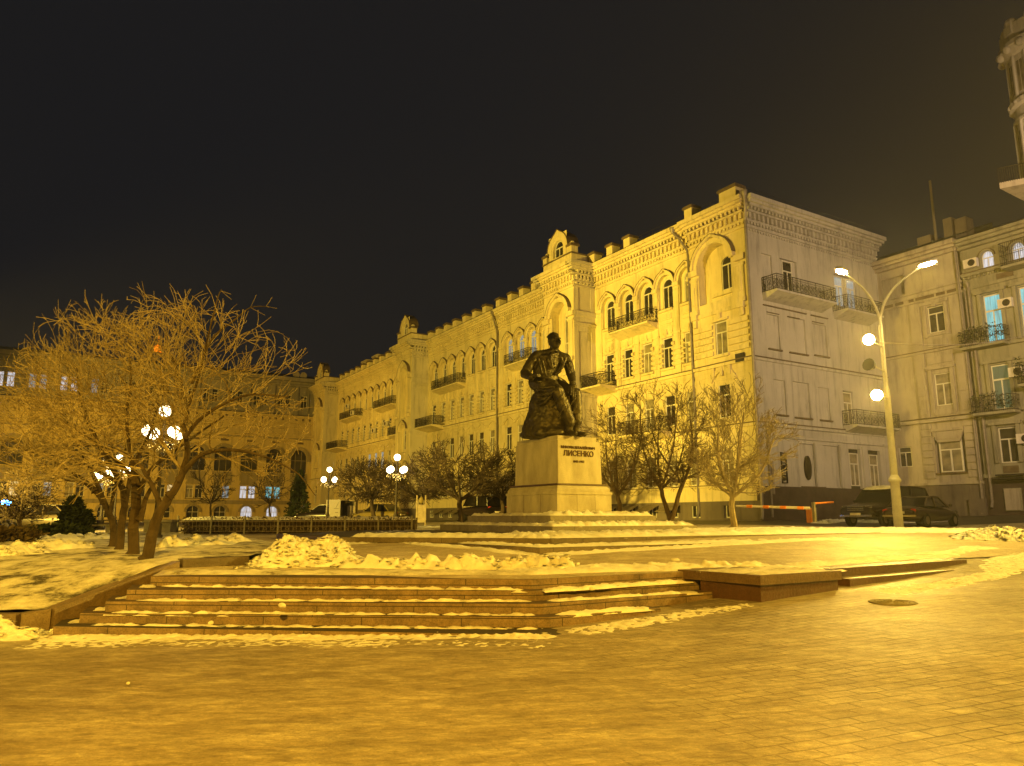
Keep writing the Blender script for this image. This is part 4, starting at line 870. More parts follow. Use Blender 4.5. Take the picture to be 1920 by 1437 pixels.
b = MB(ti); b.tube([(.35, .15, 17.1), (.35, .05, 16.7), (.35, .05, 2.6), (.35, .2, 2.2)], .09, 8); b.tube([(.12, .05, 16.7), (.12, .05, 12.0)], .06, 8); b.build('drainpipe', 'pipe', hc, ZC)
b = MB(ti); b.box(1.15, 2.0, .1, .16, 2.05, 3.35); b.build('service_door', 'tan', hc, ZC)
b = MB(ti); b.box(1.0, 3.0, .0, .7, 4.15, 4.25); b.box(.9, 14, -.0, .6, 3.95, 4.05); b.build('door_canopy', 'iron', hc, ZC)
# tall corner house with a round turret, top right
OD = Vector((28.8, 38.6, 0))
hd = thing('turret_house', 'tall pale house with a round corner turret cut by the right edge', 'building', (OD.x, OD.y, 1.6))
ZD = (0, 0, -1.6)
b = MB(); b.box(3.6, 12, .2, 2.4, .2, 24.6); b.box(3.4, 12.3, .0, 2.5, 24.6, 25.2); b.build('wall', 'tan', hd, ZD)
tc = (2.15, .8); tu = 2.1
b = MB(); prof = [(1.62, 18.0), (1.62, 22.0), (1.72, 22.05), (1.74, 22.2), (1.62, 22.25), (1.62, 22.9), (1.85, 23.0), (1.9, 23.25), (1.66, 23.35), (1.66, 26.0), (1.75, 26.1), (1.95, 26.5), (2.05, 26.55), (2.05, 26.8), (1.7, 26.9), (1.7, 28.0)]
b.lathe((tc[0], tc[1], tu), prof, 28)
for k in range(14):
    a = 2 * math.pi * k / 14; x, y = tc[0] + math.cos(a) * 1.68, tc[1] + math.sin(a) * 1.68
    b.tube([(x, y, 18.5 + tu), (x, y, 22.0 + tu)], .10, 6); b.tube([(x, y, 23.4 + tu), (x, y, 26.0 + tu)], .10, 6)
    x, y = tc[0] + math.cos(a) * 1.95, tc[1] + math.sin(a) * 1.95
    b.ball((x, y, 26.45 + tu), .26, 8, 6); b.ball((tc[0] + math.cos(a) * 1.8, tc[1] + math.sin(a) * 1.8, 23.15 + tu), .16, 6, 4)
b.build('turret', 'grey', hd, ZD)
b = MB()
for k in range(8):
    a = 2 * math.pi * k / 8; x, y = tc[0] + math.cos(a) * 1.5, tc[1] + math.sin(a) * 1.5; b.ball((x, y, 28.15 + tu), .36, 8, 6); b.box(x - .3, x + .3, y - .3, y + .3, 27.4 + tu, 28.0 + tu)
b.build('turret_parapet', 'grey', hd, ZD)
b = MB(); b.prism([(-1.5, .4), (.9, -1.2), (5, -.6), (5, 2.4), (1.2, 2.2)], 19.7, 20.05); b.build('balcony_slab', 'tan', hd, ZD)
b = MB()
for k in range(26): t = k / 25; b.tube([(-1.5 + 2.2 * t, .4 - 1.45 * t, 20.0), (-1.5 + 2.2 * t, .4 - 1.45 * t, 20.9)], .02, 4, False)
b.tube([(-1.5, .4, 20.9), (.7, -1.05, 20.9)], .03, 4); b.build('balcony_railing', 'iron', hd, ZD)
for z0, z1 in ((19.0, 21.5), (23.7, 25.6)):
    b = MB()
    for k in range(14):
        a = 2 * math.pi * (k + .5) / 14
        p = [Vector((tc[0] + math.cos(a + s_) * 1.668, tc[1] + math.sin(a + s_) * 1.668, z + tu)) for s_, z in ((-.11, z0), (.11, z0), (.11, z1), (-.11, z1))]; b.add(p, [(0, 1, 2, 3)])
    b.build('turret_panes', 'glass2', hd, ZD)
# theatre-like ochre building closing the square on the left
OL = K + D1 * 86 + N2 * 0
hl = thing('ochre_building', 'wide ochre building with grey upper wall behind the bare trees at left', 'building', (OL.x, OL.y, 1.3), math.atan2(D2.y, D2.x))
ZL = (0, 0, -1.3)
def tl(a, o, z): return (-a, -o, z)        # a runs left from the corner with the yellow house
w_, g_, l_, h_ = MB(tl), MB(tl), MB(tl), MB(tl)
XL = 75
ac = [4.0 + 3.75 * k for k in range(19)]
w_.wall(1.0, XL, 1.3, 14.0, 0, [(c - 1.25, c + 1.25, 8.4, 12.0, 1, .5) for c in ac] + [(c + s * .62 - .5, c + s * .62 + .5, 4.4, 6.3, 0, .25) for c in ac for s in (-1, 1)] + [(c - .85, c + .85, 1.6, 3.25, 1, .3) for c in ac])
g_.wall(-2, XL, 17.3, 24, -3.4, [(c + s * 1.3 - .5, c + s * 1.3 + .5, 19.1, 21.2, 0, .3) for c in ac for s in (-1, 1)])
g_.box(-2, XL, -9, -3.8, 1.5, 23.9)
for c in ac:
    h_.arc(c, 10.75, 1.27, 1.75, -.05, .14, n=10); h_.box(c - 1.75, c - 1.27, -.05, .14, 10.2, 10.75); h_.box(c + 1.27, c + 1.75, -.05, .14, 10.2, 10.75)
    h_.box(c - 1.3, c + 1.3, -.05, .12, 7.0, 8.3); h_.arc(c, 2.4, .85, 1.2, -.05, .15, n=8); h_.xz([(c - 1.3, 6.4), (c + 1.3, 6.4), (c + 1.0, 7.1), (c - 1.0, 7.1)], -.05, .1)
    for s in (-1, 1): l_.box(c + s * .62 - .6, c + s * .62 + .6, -.02, .12, 4.28, 4.38)
    l_.box(c - .55, c + .55, .0, .05, 12.9, 13.2)
h_.box(1, XL, -.05, .12, 3.55, 4.1); h_.box(1, XL, -.05, .3, 13.6, 13.8)
w_.box(.7, XL, -3.5, .75, 14.0, 14.3); w_.box(.9, XL, -3.5, .45, 13.8, 14.0)
w_.wall(.9, XL, 14.3, 17.3, .1, [])
for k in range(int(XL / 1.05)): a = 1.6 + 1.05 * k; l_.tube([(a, .09, 16.75), (a, .13, 16.75)], .2, 10)
w_.box(.8, XL, -.1, .35, 17.05, 17.35); w_.box(.8, XL, -.1, .3, 16.1, 16.3); w_.box(1, XL, -3.5, .05, 14.3, 17.1)
g_.box(-2, XL, -3.5, -2.6, 23.4, 24.0); g_.box(-2, XL, -3.5, -3.0, 22.6, 22.9)
for c in ac: g_.box(c - .3, c + .3, -3.42, -3.2, 17.3, 22.6); g_.box(c - 2.1, c - 1.95, -3.42, -3.25, 18.6, 21.6); g_.box(c + 1.95, c + 2.1, -3.42, -3.25, 18.6, 21.6)
w_.build('wall', 'opera', hl, ZL); g_.build('upper_wall', 'operag', hl, ZL); l_.build('ledge', 'lead', hl, ZL); h_.build('moulding', 'trim', hl, ZL)
MB(tl).add([(-2, -2.5, 24.02), (XL, -2.5, 24.02), (XL, -9, 25.6), (-2, -9, 25.6)], [(0, 1, 2, 3)]).build('roof', 'roof', hl, ZL)
LL = {1: ('lw', 'lw'), 0: ('lc', 'lb'), 2: ('lb', 'glass2')}
LL = {0: (None, None), 1: ('lc', 'lc'), 2: ('lw', 'lw'), 3: ('lb', 'glass2'), 5: ('ly', 'glass'), 7: ('glass', 'lb'), 9: ('lb', 'glass'), 10: ('ly', 'glass')}
for i, c in enumerate(ac[:14]):
    for j, s in enumerate((1, -1)):
        m = (LL.get(i) or ('glass', 'glass2'))[1 - j] or 'glass'
        o = window('O', hl, (-(c + s * .62), .18, 4.4 - 1.3), 0, m)
        um = 'glass' if i < 8 else ('lb' if (i + j) % 2 else 'lw')
        o = window('O', hl, (-(c + s * 1.3), 3.6, 19.1 - 1.3), 0, um); o.scale = (1, 1, 1.12)
    b = MB(tl); b.box(c - .84, c + .84, -.28, -.25, 1.6, 3.2); b.build('basement_pane', 'lw' if i in (1, 2) else 'glass', hl, ZL)
    b = MB(tl); 
    for k in (-.8, -.03, .74): b.box(c + k, c + k + .06, -.24, -.2, 1.6, 3.2)
    b.box(c - .8, c + .8, -.24, -.2, 2.35, 2.42); b.build('basement_frame', 'white', hl, ZL)
    b = MB(tl); b.box(c - 1.24, c + 1.24, -.46, -.42, 8.4, 12); b.build('arched_pane', 'glass', hl, ZL)
    b = MB(tl)
    for k in (-.5, .45): b.box(c + k, c + k + .08, -.4, -.34, 8.4, 11.7)
    b.box(c - 1.2, c + 1.2, -.4, -.34, 10.3, 10.4); b.build('arched_frame', 'trim', hl, ZL)
b = MB(tl); b.tube([(.8, .5, 14.0), (.8, .15, 13.2), (.8, .15, 1.8)], .12, 8); b.tube([(.4, .8, 14.4), (1.2, .5, 13.8)], .2, 8); b.build('drainpipe', 'iron', hl, ZL)
b = MB(tl); 
for a in (3.0, 4.2): b.tube([(a, -3.4, 24.6), (a, -3.3, 24.6)], .55, 14); b.tube([(a, -3.6, 24.0), (a, -3.4, 24.6)], .05, 5)
b.build('satellite_dish', 'tan', hl, ZL)
# ------------------------------------------------------------------ statue, joints read against the photograph at their own depth
SO = CP + D2 * ((X0 + X1) / 2) + D1 * ((Y0 + Y1) / 2); SO.z = zT
def st(px, py, yl):
    p = onplane(px, py, CP + D1 * yl, N2) - SO; return Vector((p.dot(D2), p.dot(D1), p.z))
fg = MB()
def cap_(a, b, ra, rb, n=14):
    fg.ball(a, ra, n, 10); fg.ball(b, rb, n, 10); fg.tube([a, b], [ra, rb], n)
def chain(ps, rs):
    for i in range(len(ps) - 1): cap_(ps[i], ps[i + 1], rs[i], rs[i + 1])
hipL, hipR = st(1012, 719, 1.50), st(1040, 722, 1.45)
waist = st(1022, 702, 1.42); chest = st(1030, 680, 1.38)
shA, shB = st(1006, 668, 1.50), st(1060, 673, 1.22); neckb = st(1037, 664, 1.32); neckt = st(1039, 652, 1.22)
head = st(1038.5, 640, 1.14)
# torso
for t in [k / 8 for k in range(9)]:
    c = waist.lerp(st(1034, 674, 1.36), t); c2 = Vector(c); wdt = .50 + .12 * t
    fg.ball(c2, 1, 18, 12, (wdt + .05, .38 + .06 * t, .20))
cap_(shA + Vector((.10, 0, .02)), neckb + Vector((0, 0, .02)), .20, .24); cap_(shB + Vector((-.10, 0, .02)), neckb + Vector((0, 0, .02)), .20, .24)
fg.ball((hipL + hipR) / 2, 1, 18, 12, (.62, .45, .30)); fg.ball((hipL + hipR) / 2 + Vector((0, -.05, .2)), 1, 18, 12, (.52, .4, .3))
cap_(neckb, neckt, .19, .165)
# arms
elA = st(984, 701, 1.62); wrA = st(996, 708, 1.12); haA = st(1003, 705, .98)
chain([shA, shA.lerp(elA, .5) + Vector((-.03, 0, .02)), elA, elA.lerp(wrA, .5), wrA], [.22, .21, .19, .165, .13]); fg.ball(wrA, .14, 12, 8, (1, 1, .9))
fg.ball(haA, 1, 12, 8, (.12, .14, .08))
for k in range(4):
    b0 = haA + Vector((-.075 + .05 * k, -.10, .03)); m_ = b0 + Vector((.01, -.12 + .01 * k, .0)); e = m_ + Vector((.0, -.03, -.10))
    chain([b0, m_, e], [.035, .032, .027])
chain([haA + Vector((.09, 0, .02)), haA + Vector((.16, -.08, 0)), haA + Vector((.15, -.16, -.03))], [.04, .034, .03])
elB = st(1071, 704, 1.00); wrB = st(1074, 718, .58); haB = st(1075.5, 724.5, .44)
chain([shB, shB.lerp(elB, .5) + Vector((.03, 0, .02)), elB, elB.lerp(wrB, .5), wrB], [.225, .205, .18, .155, .13]); fg.ball(wrB, .145, 12, 8)
fg.ball(haB, 1, 12, 8, (.13, .12, .10))
for k, L_ in enumerate((14, 18, 18, 14)):
    x_ = 1069.5 + 3.5 * k; chain([st(x_, 727, .38), st(x_ + .6, 727 + L_ * .5, .25), st(x_ + 1.0, 727 + L_, .20)], [.042, .038, .030])
chain([st(1071, 724, .46), st(1066.5, 730, .42), st(1065, 737, .40)], [.045, .038, .03])
# legs
knA, knB = st(1045, 733, .56), st(1079, 739, .50); anA, anB = st(1069, 792, .38), st(1082, 790, .42)
cap_(hipL, knA, .33, .25); cap_(hipR, knB, .31, .24)
chain([knA, knA.lerp(anA, .4), anA], [.25, .255, .21]); chain([knB, knB.lerp(anB, .4), anB], [.24, .245, .20])
for an, dx in ((anA, -.05), (anB, .10)):
    fz = .09
    a = Vector((an.x, an.y + .08, fz)); t_ = Vector((an.x + dx * .6, an.y - .38, .07)); cap_(an, a, .14, .12)
    chain([a, (a + t_) / 2 + Vector((0, 0, .02)), t_], [.12, .12, .085])
# trouser folds
cap_(knA + Vector((.12, -.12, -.1)), anA + Vector((.07, -.10, .05)), .07, .05); cap_(knB + Vector((.12, -.10, -.1)), anB + Vector((.08, -.09, .05)), .07, .05)
# coat tails: hanging over the thigh on both sides
def flap(pts, th):
    for i in range(len(pts) - 1):
        for j in range(5):
            a = pts[i][0].lerp(pts[i][1], j / 4); b = pts[i + 1][0].lerp(pts[i + 1][1], j / 4); cap_(a, b, th, th, 8)
flap([(st(1004, 724, 1.75), st(1004, 754, 1.72)), (st(1010, 722, 1.30), st(1011, 760, 1.25)), (st(1022, 724, .98), st(1021, 756, .95)), (st(1034, 728, .76), st(1031, 744, .74))], .075)
flap([(st(1056, 738, .8), st(1057, 752, .8)), (st(1066, 740, .62), st(1068, 762, .6)), (st(1076, 744, .56), st(1074, 758, .56))], .06)
chain([hipL + Vector((-.05, .1, .05)), st(1020, 722, 1.2), st(1036, 724, .9)], [.36, .33, .26])
# coat edges, lapels and bow
chain([st(1044, 661, 1.05), st(1052, 672, .93), st(1056, 684, .90), st(1050, 697, .93), st(1042, 702, 1.0)], [.06, .075, .07, .055, .05])
chain([st(1052, 664, 1.05), st(1060, 672, .98), st(1057, 682, .92)], [.06, .08, .04])
chain([st(1033, 663, 1.05), st(1032, 674, .96), st(1036, 690, .93)], [.06, .065, .05])
chain([st(1026, 666, 1.1), st(1027, 676, 1.0), st(1034, 690, .95)], [.05, .06, .04])
fg.ball(st(1039, 664, .98), 1, 10, 8, (.07, .06, .06)); 
for s_ in (-1, 1): cap_(st(1039, 664, .98), st(1039 + s_ * 5.5, 664 + 1.5 - s_, 1.0), .045, .075)
for k in range(3): fg.ball(st(1040 + k * .3, 682 + k * 7, .94), .035, 8, 6)
for s_ in (-1, 1): cap_(neckb + Vector((.05 * s_, -.12, .12)), neckb + Vector((.14 * s_, -.06, .16)), .05, .05)
for px, py, px2, py2, y1, y2 in ((1010, 672, 1016, 700, 1.02, .99), (1017, 676, 1024, 704, .93, .96), (988, 690, 1000, 676, 1.52, 1.36), (986, 697, 994, 700, 1.45, 1.28), (1062, 684, 1068, 700, .98, .88), (1066, 680, 1071, 694, .95, .86), (1008, 716, 1030, 718, 1.05, .95), (1014, 728, 1038, 726, .88, .50), (1026, 742, 1046, 728, .70, .33), (1036, 760, 1052, 745, .62, .28), (1048, 780, 1058, 760, .45, .20), (1070, 760, 1078, 748, .35, .24), (1074, 775, 1080, 758, .34, .22)):
    cap_(st(px, py, y1), st(px2, py2, y2), .035, .05)
# head
hd_ = head + Vector((0, 0, .02)); fg.ball(hd_ + 1.13 * Vector((0, .02, .04)), 1, 20, 14, (.225, .27, .31)); fg.ball(hd_ + 1.13 * Vector((.02, -.06, -.11)), 1, 16, 12, (.175, .21, .235))
fg.ball(hd_ + 1.13 * Vector((.035, -.17, -.22)), .075, 10, 8)
cap_(hd_ + 1.13 * Vector((.03, -.235, .03)), hd_ + 1.13 * Vector((.045, -.31, -.085)), .04, .06)                       # nose
cap_(hd_ + 1.13 * Vector((-.10, -.195, .06)), hd_ + 1.13 * Vector((.0, -.235, .055)), .035, .03); cap_(hd_ + 1.13 * Vector((.07, -.235, .055)), hd_ + 1.13 * Vector((.15, -.185, .06)), .03, .035)
cap_(hd_ + 1.13 * Vector((-.06, -.225, -.14)), hd_ + 1.13 * Vector((.035, -.265, -.12)), .03, .042); cap_(hd_ + 1.13 * Vector((.035, -.265, -.12)), hd_ + 1.13 * Vector((.13, -.21, -.14)), .042, .03)   # moustache
cap_(hd_ + 1.13 * Vector((.0, -.235, -.175)), hd_ + 1.13 * Vector((.07, -.235, -.175)), .025, .025)
for s_ in (-1, 1):
    fg.ball(hd_ + 1.13 * Vector((.2 * s_, .03, -.02)), 1, 10, 8, (.03, .05, .075)); fg.ball(hd_ + 1.13 * Vector((.03 + .075 * s_, -.19, 0)), .035, 8, 6); fg.ball(hd_ + 1.13 * Vector((.02 + .10 * s_, -.16, -.09)), .055, 8, 6)
for k in range(26):                                                                                      # swept back hair
    a = rnd.uniform(-2.6, -.5) if k % 2 else rnd.uniform(.2, 2.9); e_ = rnd.uniform(.45, 1.4)
    d = Vector((math.cos(a) * math.cos(e_) * .21, math.sin(a) * math.cos(e_) * .23, math.sin(e_) * .27))
    if d.y < -.16 and d.z < .16: continue
    cap_(hd_ + 1.13 * Vector((0, .02, .05)) + d, hd_ + 1.13 * Vector((0, .06, .04)) + d * 1.02 + Vector((0, .08, -.05)), .045, .05)
stt = fg.build('statue', 'bronze', m1, (SO.x - OM[0], SO.y - OM[1], SO.z - OM[2]), 'dark bronze seated man in a long coat, hand on his knee'); stt.rotation_euler = (0, 0, math.atan2(D2.y, D2.x))
rm = stt.modifiers.new('remesh', 'REMESH'); rm.mode = 'VOXEL'; rm.voxel_size = .018; rm.use_smooth_shade = True
sm = stt.modifiers.new('smooth', 'SMOOTH'); sm.iterations = 2; sm.factor = .5
tx0 = bpy.data.textures.new('cloth_relief', 'CLOUDS'); tx0.noise_scale = .20; dp0 = stt.modifiers.new('d', 'DISPLACE'); dp0.texture = tx0; dp0.strength = .055; dp0.mid_level = .5
# rock
rk = MB()
base = [st(962, 824, 2.75), st(975, 818, 1.9), st(996, 815, 1.2), st(1022, 812, .75), st(1050, 808, .42), st(1068, 806, .46), st(1085, 806, 1.2), st(1075, 806, 2.2), st(1040, 812, 2.9)]
top = [st(999, 730, 2.2), st(996, 735, 1.9), st(1006, 730, 1.5), st(1022, 733, 1.05), st(1044, 745, .8), st(1062, 750, .72), st(1072, 750, 1.2), st(1064, 745, 1.9), st(1030, 740, 2.3)]
for b in base: b.z = -.02
n = len(base); lv = 8; pts = []
for i in range(lv + 1):
    t = i / lv; k = t ** .62
    for a, b in zip(base, top):
        p = a.lerp(b, k); p.z = a.z + (b.z - a.z) * t; pts.append(p)
f = [(i * n + k, i * n + (k + 1) % n, (i + 1) * n + (k + 1) % n, (i + 1) * n + k) for i in range(lv) for k in range(n)] + [tuple(range(lv * n, lv * n + n)), tuple(range(n))[::-1]]
rk.add(pts, f)
ro = rk.build('rock_seat', 'bronze', stt)
sb = ro.modifiers.new('s', 'SUBSURF'); sb.levels = 3; sb.render_levels = 3
tx = bpy.data.textures.new('rock_relief', 'CLOUDS'); tx.noise_scale = .45; dp = ro.modifiers.new('d', 'DISPLACE'); dp.texture = tx; dp.strength = .22; dp.mid_level = .5
# ------------------------------------------------------------------ bare trees
def seg(mb, a, b, ra, rb, n=3):
    d = (b - a); L_ = d.length
    if L_ < 1e-5: return
    d = d / L_; u = d.orthogonal().normalized(); v = d.cross(u)
    k = len(mb.v)
    for p, r in ((a, ra), (b, rb)):
        for i in range(n):
            q = 2 * math.pi * i / n; w_ = u * (math.cos(q) * r) + v * (math.sin(q) * r); mb.v.append((p.x + w_.x, p.y + w_.y, p.z + w_.z))
    for i in range(n): mb.f.append((k + i, k + (i + 1) % n, k + n + (i + 1) % n, k + n + i))
def grow(mb, rg, p, d, L_, r, lev, C_, Rd, up, spread, rmin=.008, kids=4):
    ns = 4 if lev > 1 else 3; sl = L_ / ns; pts = [p]; rr = [r]
    for i in range(ns):
        o = p - C_; o = Vector((o.x / Rd.x, o.y / Rd.y, o.z / Rd.z)); e = o.length
        dd = d + Vector((rg.gauss(0, .16), rg.gauss(0, .16), rg.gauss(0, .14) + up)); 
        if e > .85: dd -= o.normalized() * (e - .85) * .9
        d = dd.normalized(); q = p + d * sl; r2 = max(rmin, r * (.86 if lev > 1 else .8))
        seg(mb, p, q, r, r2, 5 if r > .05 else 3); p = q; r = r2; pts.append(p); rr.append(r)
        if e > 1.12: return
    if lev <= 0: return
    for i in range(kids + (lev > 2)):
        j = rg.randint(1, ns); b = pts[j]; ax = d.orthogonal().normalized(); ax.rotate(Matrix.Rotation(rg.uniform(0, 6.28), 3, d))
        o = b - C_; o = Vector((o.x / Rd.x, o.y / Rd.y, o.z / Rd.z))
        nd_ = (d * (1 - spread * .45) + ax * rg.uniform(.35, 1) * spread + o.normalized() * .30).normalized()
        grow(mb, rg, b, nd_, L_ * rg.uniform(.52, .78), max(rmin, rr[j] * .62), lev - 1, C_, Rd, up, spread, rmin, kids)
def limb(mb, pts, r0, r1, n=7):
    # smoothed tapering limb
    P_ = [Vector(p) for p in pts]; out = []
    for i in range(len(P_) - 1):
        a, b, c, d = P_[max(i - 1, 0)], P_[i], P_[i + 1], P_[min(i + 2, len(P_) - 1)]
        for t in (0, .25, .5, .75): out.append(.5 * ((2 * b) + (c - a) * t + (2 * a - 5 * b + 4 * c - d) * t * t + (3 * b - a - 3 * c + d) * t ** 3) + Vector((fbm(i + t, a.x), fbm(a.y, i + t), 0)) * r0 * .5)
    out.append(P_[-1]); k = len(out) - 1; rs = [r0 + (r1 - r0) * (i / k) ** .8 for i in range(k + 1)]; rs[0] *= 1.3
    mb.tube(out, rs, n); return out, rs
def tree(label, base, limbs, C_, Rd, seed, m='bark', lev=3, up=.03, spread=.75, trunk_r=.16, L0=1.5, rmin=.008, kids=3, every=2, group=None, start=.35):
    rg = random.Random(seed); o = Vector(base)
    t = thing('bare_tree', label, 'tree', tuple(o), 0, group)
    tr, cr = MB(), MB()
    for li, (ps, r0, r1) in enumerate(limbs):
        ps = [Vector(p) - o for p in ps]; out, rs = limb(tr, ps, r0, r1)
        for i in range(int(len(out) * (start if li == 0 else .2)), len(out), every):
            eo = out[i] - (C_ - o); eo = Vector((eo.x / Rd.x, eo.y / Rd.y, eo.z / Rd.z)).length
            if eo > 1.0 and rs[i] > .012: continue
            for _ in range(2 if i < len(out) - 1 else 4):
                dr = (out[i] - out[i - 1]).normalized(); ax = dr.orthogonal().normalized(); ax.rotate(Matrix.Rotation(rg.uniform(0, 6.28), 3, dr))
                grow(cr, rg, out[i], (dr * .5 + ax * .8 + Vector((0, 0, .15))).normalized(), L0 * rg.uniform(.6, 1.1), max(rmin, rs[i] * .5), lev, C_ - o, Rd, up, spread, rmin, kids)
    tr.build('trunk', 'barkd' if m == 'bark' else m, t); cr.build('crown', m, t); return t
def TPx(pts, t, dt=0): return [Pt(px, py, t + dt * i) for i, (px, py) in enumerate(pts)]
G1 = 'old bare trees on the snowy lawn'
def tt(px, py, z): r = ray(px, py); return (z - EYE) / r.z
t1 = tt(272, 1048, .78); t2 = tt(245, 1040, .81); t3 = tt(222, 1032, .84); t4 = tt(208, 1027, .86)
c1 = Pt(322, 755, t1 + .8)
tree('bare tree with leaning forked trunk nearest to the steps', Pt(272, 1050, t1), [
    (TPx([(272, 1052), (285, 1005), (300, 960), (318, 930)], t1), .125, .09),
    (TPx([(318, 930), (340, 895), (351, 850), (347, 805), (350, 765), (338, 715), (322, 670)], t1, .05), .085, .025),
    (TPx([(347, 820), (372, 790), (415, 760), (470, 740), (540, 745)], t1, -.1), .05, .012),
    (TPx([(335, 900), (365, 862), (400, 846), (445, 845), (500, 858), (560, 890), (592, 930)], t1, -.12), .06, .008),
    (TPx([(302, 952), (283, 905), (262, 872), (232, 850), (190, 838), (140, 835)], t1, .15), .06, .015),
    (TPx([(350, 770), (375, 700), (395, 610), (408, 560), (415, 543)], t1, .1), .03, .008),
    (TPx([(360, 720), (395, 640), (440, 600), (470, 577), (505, 575)], t1, .15), .028, .007)],
    c1, Vector((2.75, 2.0, 2.0)), 11, every=3, rmin=.0052, group=G1, L0=1.35)
tree('bare tree with thick upright trunk, second from the steps', Pt(245, 1042, t2), [
    (TPx([(247, 1044), (250, 990), (256, 940), (252, 890)], t2), .125, .095), (TPx([(252, 890), (243, 840), (238, 780), (245, 720), (240, 660)], t2, .05), .06, .015),
    (TPx([(256, 930), (280, 885), (320, 850), (370, 815), (420, 780)], t2, .1), .065, .018), (TPx([(250, 900), (215, 860), (165, 820), (120, 790)], t2, .05), .06, .015), (TPx([(262, 975), (276, 930), (300, 895)], t2), .07, .03)],
    Pt(250, 740, t2 + 1.0), Vector((2.2, 2.0, 2.05)), 12, rmin=.0052, group=G1, L0=1.4)
tree('bare tree with slim trunk, third from the steps', Pt(222, 1034, t3), [
    (TPx([(221, 1036), (228, 985), (234, 940), (225, 905)], t3), .10, .07), (TPx([(225, 905), (200, 860), (170, 800), (150, 740), (140, 680)], t3, .1), .08, .02),
    (TPx([(234, 940), (250, 880), (285, 800), (300, 720)], t3, .12), .07, .02), (TPx([(222, 905), (185, 885), (130, 862), (85, 850)], t3, .0), .06, .015)],
    Pt(205, 755, t3 + .9), Vector((2.1, 2.0, 2.1)), 13, rmin=.0058, group=G1, L0=1.4)
tree('bare tree bending to the left, farthest from the steps', Pt(208, 1029, t4), [
    (TPx([(208, 1030), (212, 985), (196, 945), (180, 922)], t4), .09, .065), (TPx([(180, 922), (155, 900), (110, 870), (70, 850), (30, 840)], t4, .0), .08, .02),
    (TPx([(196, 945), (170, 880), (130, 800), (105, 720)], t4, .1), .07, .02), (TPx([(205, 965), (215, 920), (230, 880), (240, 800)], t4, .1), .06, .02)],
    Pt(155, 785, t4 + .9), Vector((2.15, 2.0, 1.9)), 14, rmin=.0058, group=G1, L0=1.5)
def round_tree(label, px, py, t, trunk_top, cpx, cpy, rx, rz, seed, m, ntr=5, lev=3, r=.13, rmin=.010, group='small bare trees along the street', L0=None, V=None, up=.05, kids=3):
    b = Pt(px, py, t); s = t / F; c = Pt(cpx, cpy, t); Rd = Vector((rx * s, rx * s, rz * s)); rg = random.Random(seed)
    limbs = []
    stems = V or [(trunk_top, 1)]
    for (sx, sy), _ in stems:
        top = Pt(sx, sy, t + (rg.random() - .5)); limbs.append(([b, b.lerp(top, .5) + Vector((rg.gauss(0, .06), 0, 0)), top], r, r * .75))
        for k in range(ntr):
            a = 2 * math.pi * (k + rg.random() * .5) / ntr; e = Vector((c.x + math.cos(a) * Rd.x * .62, c.y + math.sin(a) * Rd.y * .62, c.z + Rd.z * rg.uniform(-.25, .5)))
            mid = top.lerp(e, .5) + Vector((math.cos(a), math.sin(a), -.35)) * Rd.x * .16; limbs.append(([top, mid, e], r * .5, r * .16))
    return tree(label, b, limbs, c, Rd, seed, m, lev, up, .7, r, L0 or Rd.x * .55, rmin, kids, 2, group, .9)
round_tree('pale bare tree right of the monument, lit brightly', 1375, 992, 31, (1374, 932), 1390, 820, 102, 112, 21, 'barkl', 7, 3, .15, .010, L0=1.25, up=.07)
round_tree('dark bare tree with a forked trunk behind the base of the monument', 1256, 980, 36, None, 1252, 818, 88, 112, 22, 'barkm', 4, 3, .13, .009, V=[((1240, 918), 1), ((1280, 908), 1)], L0=1.3, up=.07)
round_tree('dark bare tree just right of the granite pedestal', 1157, 962, 37, (1158, 930), 1160, 815, 76, 124, 23, 'barkm', 5, 3, .14, .009, L0=1.35, up=.07)
round_tree('low round bare tree with a short straight trunk left of the monument', 863, 980, 46, (862, 938), 862, 880, 92, 50, 24, 'barkd', 8, 3, .2, .014, up=.03)
round_tree('low round bare tree half hidden by the pedestal', 940, 964, 50, (941, 936), 932, 886, 62, 48, 25, 'barkd', 6, 3, .17, .015, up=.03)
round_tree('low bare tree behind the right hand lantern post', 792, 970, 52, (790, 936), 770, 906, 78, 38, 26, 'barkd', 7, 3, .18, .015, up=.02)
round_tree('low bare tree between the two lantern posts', 700, 972, 54, (698, 934), 690, 905, 72, 38, 27, 'barkd', 7, 3, .18, .015, up=.02)
round_tree('small bare tree beside the parked light car at left', 33, 1012, 32, (36, 975), 40, 925, 62, 55, 28, 'barkd', 6, 3, .11, .011, up=.03)
round_tree('thin bare sapling in front of the ochre building', 508, 976, 60, (506, 945), 508, 905, 40, 48, 29, 'barkd', 5, 2, .1, .016, up=.06)
round_tree('thin bare sapling behind the old trees', 395, 976, 66, (395, 945), 395, 900, 42, 48, 30, 'barkd', 5, 2, .1, .016, up=.06)
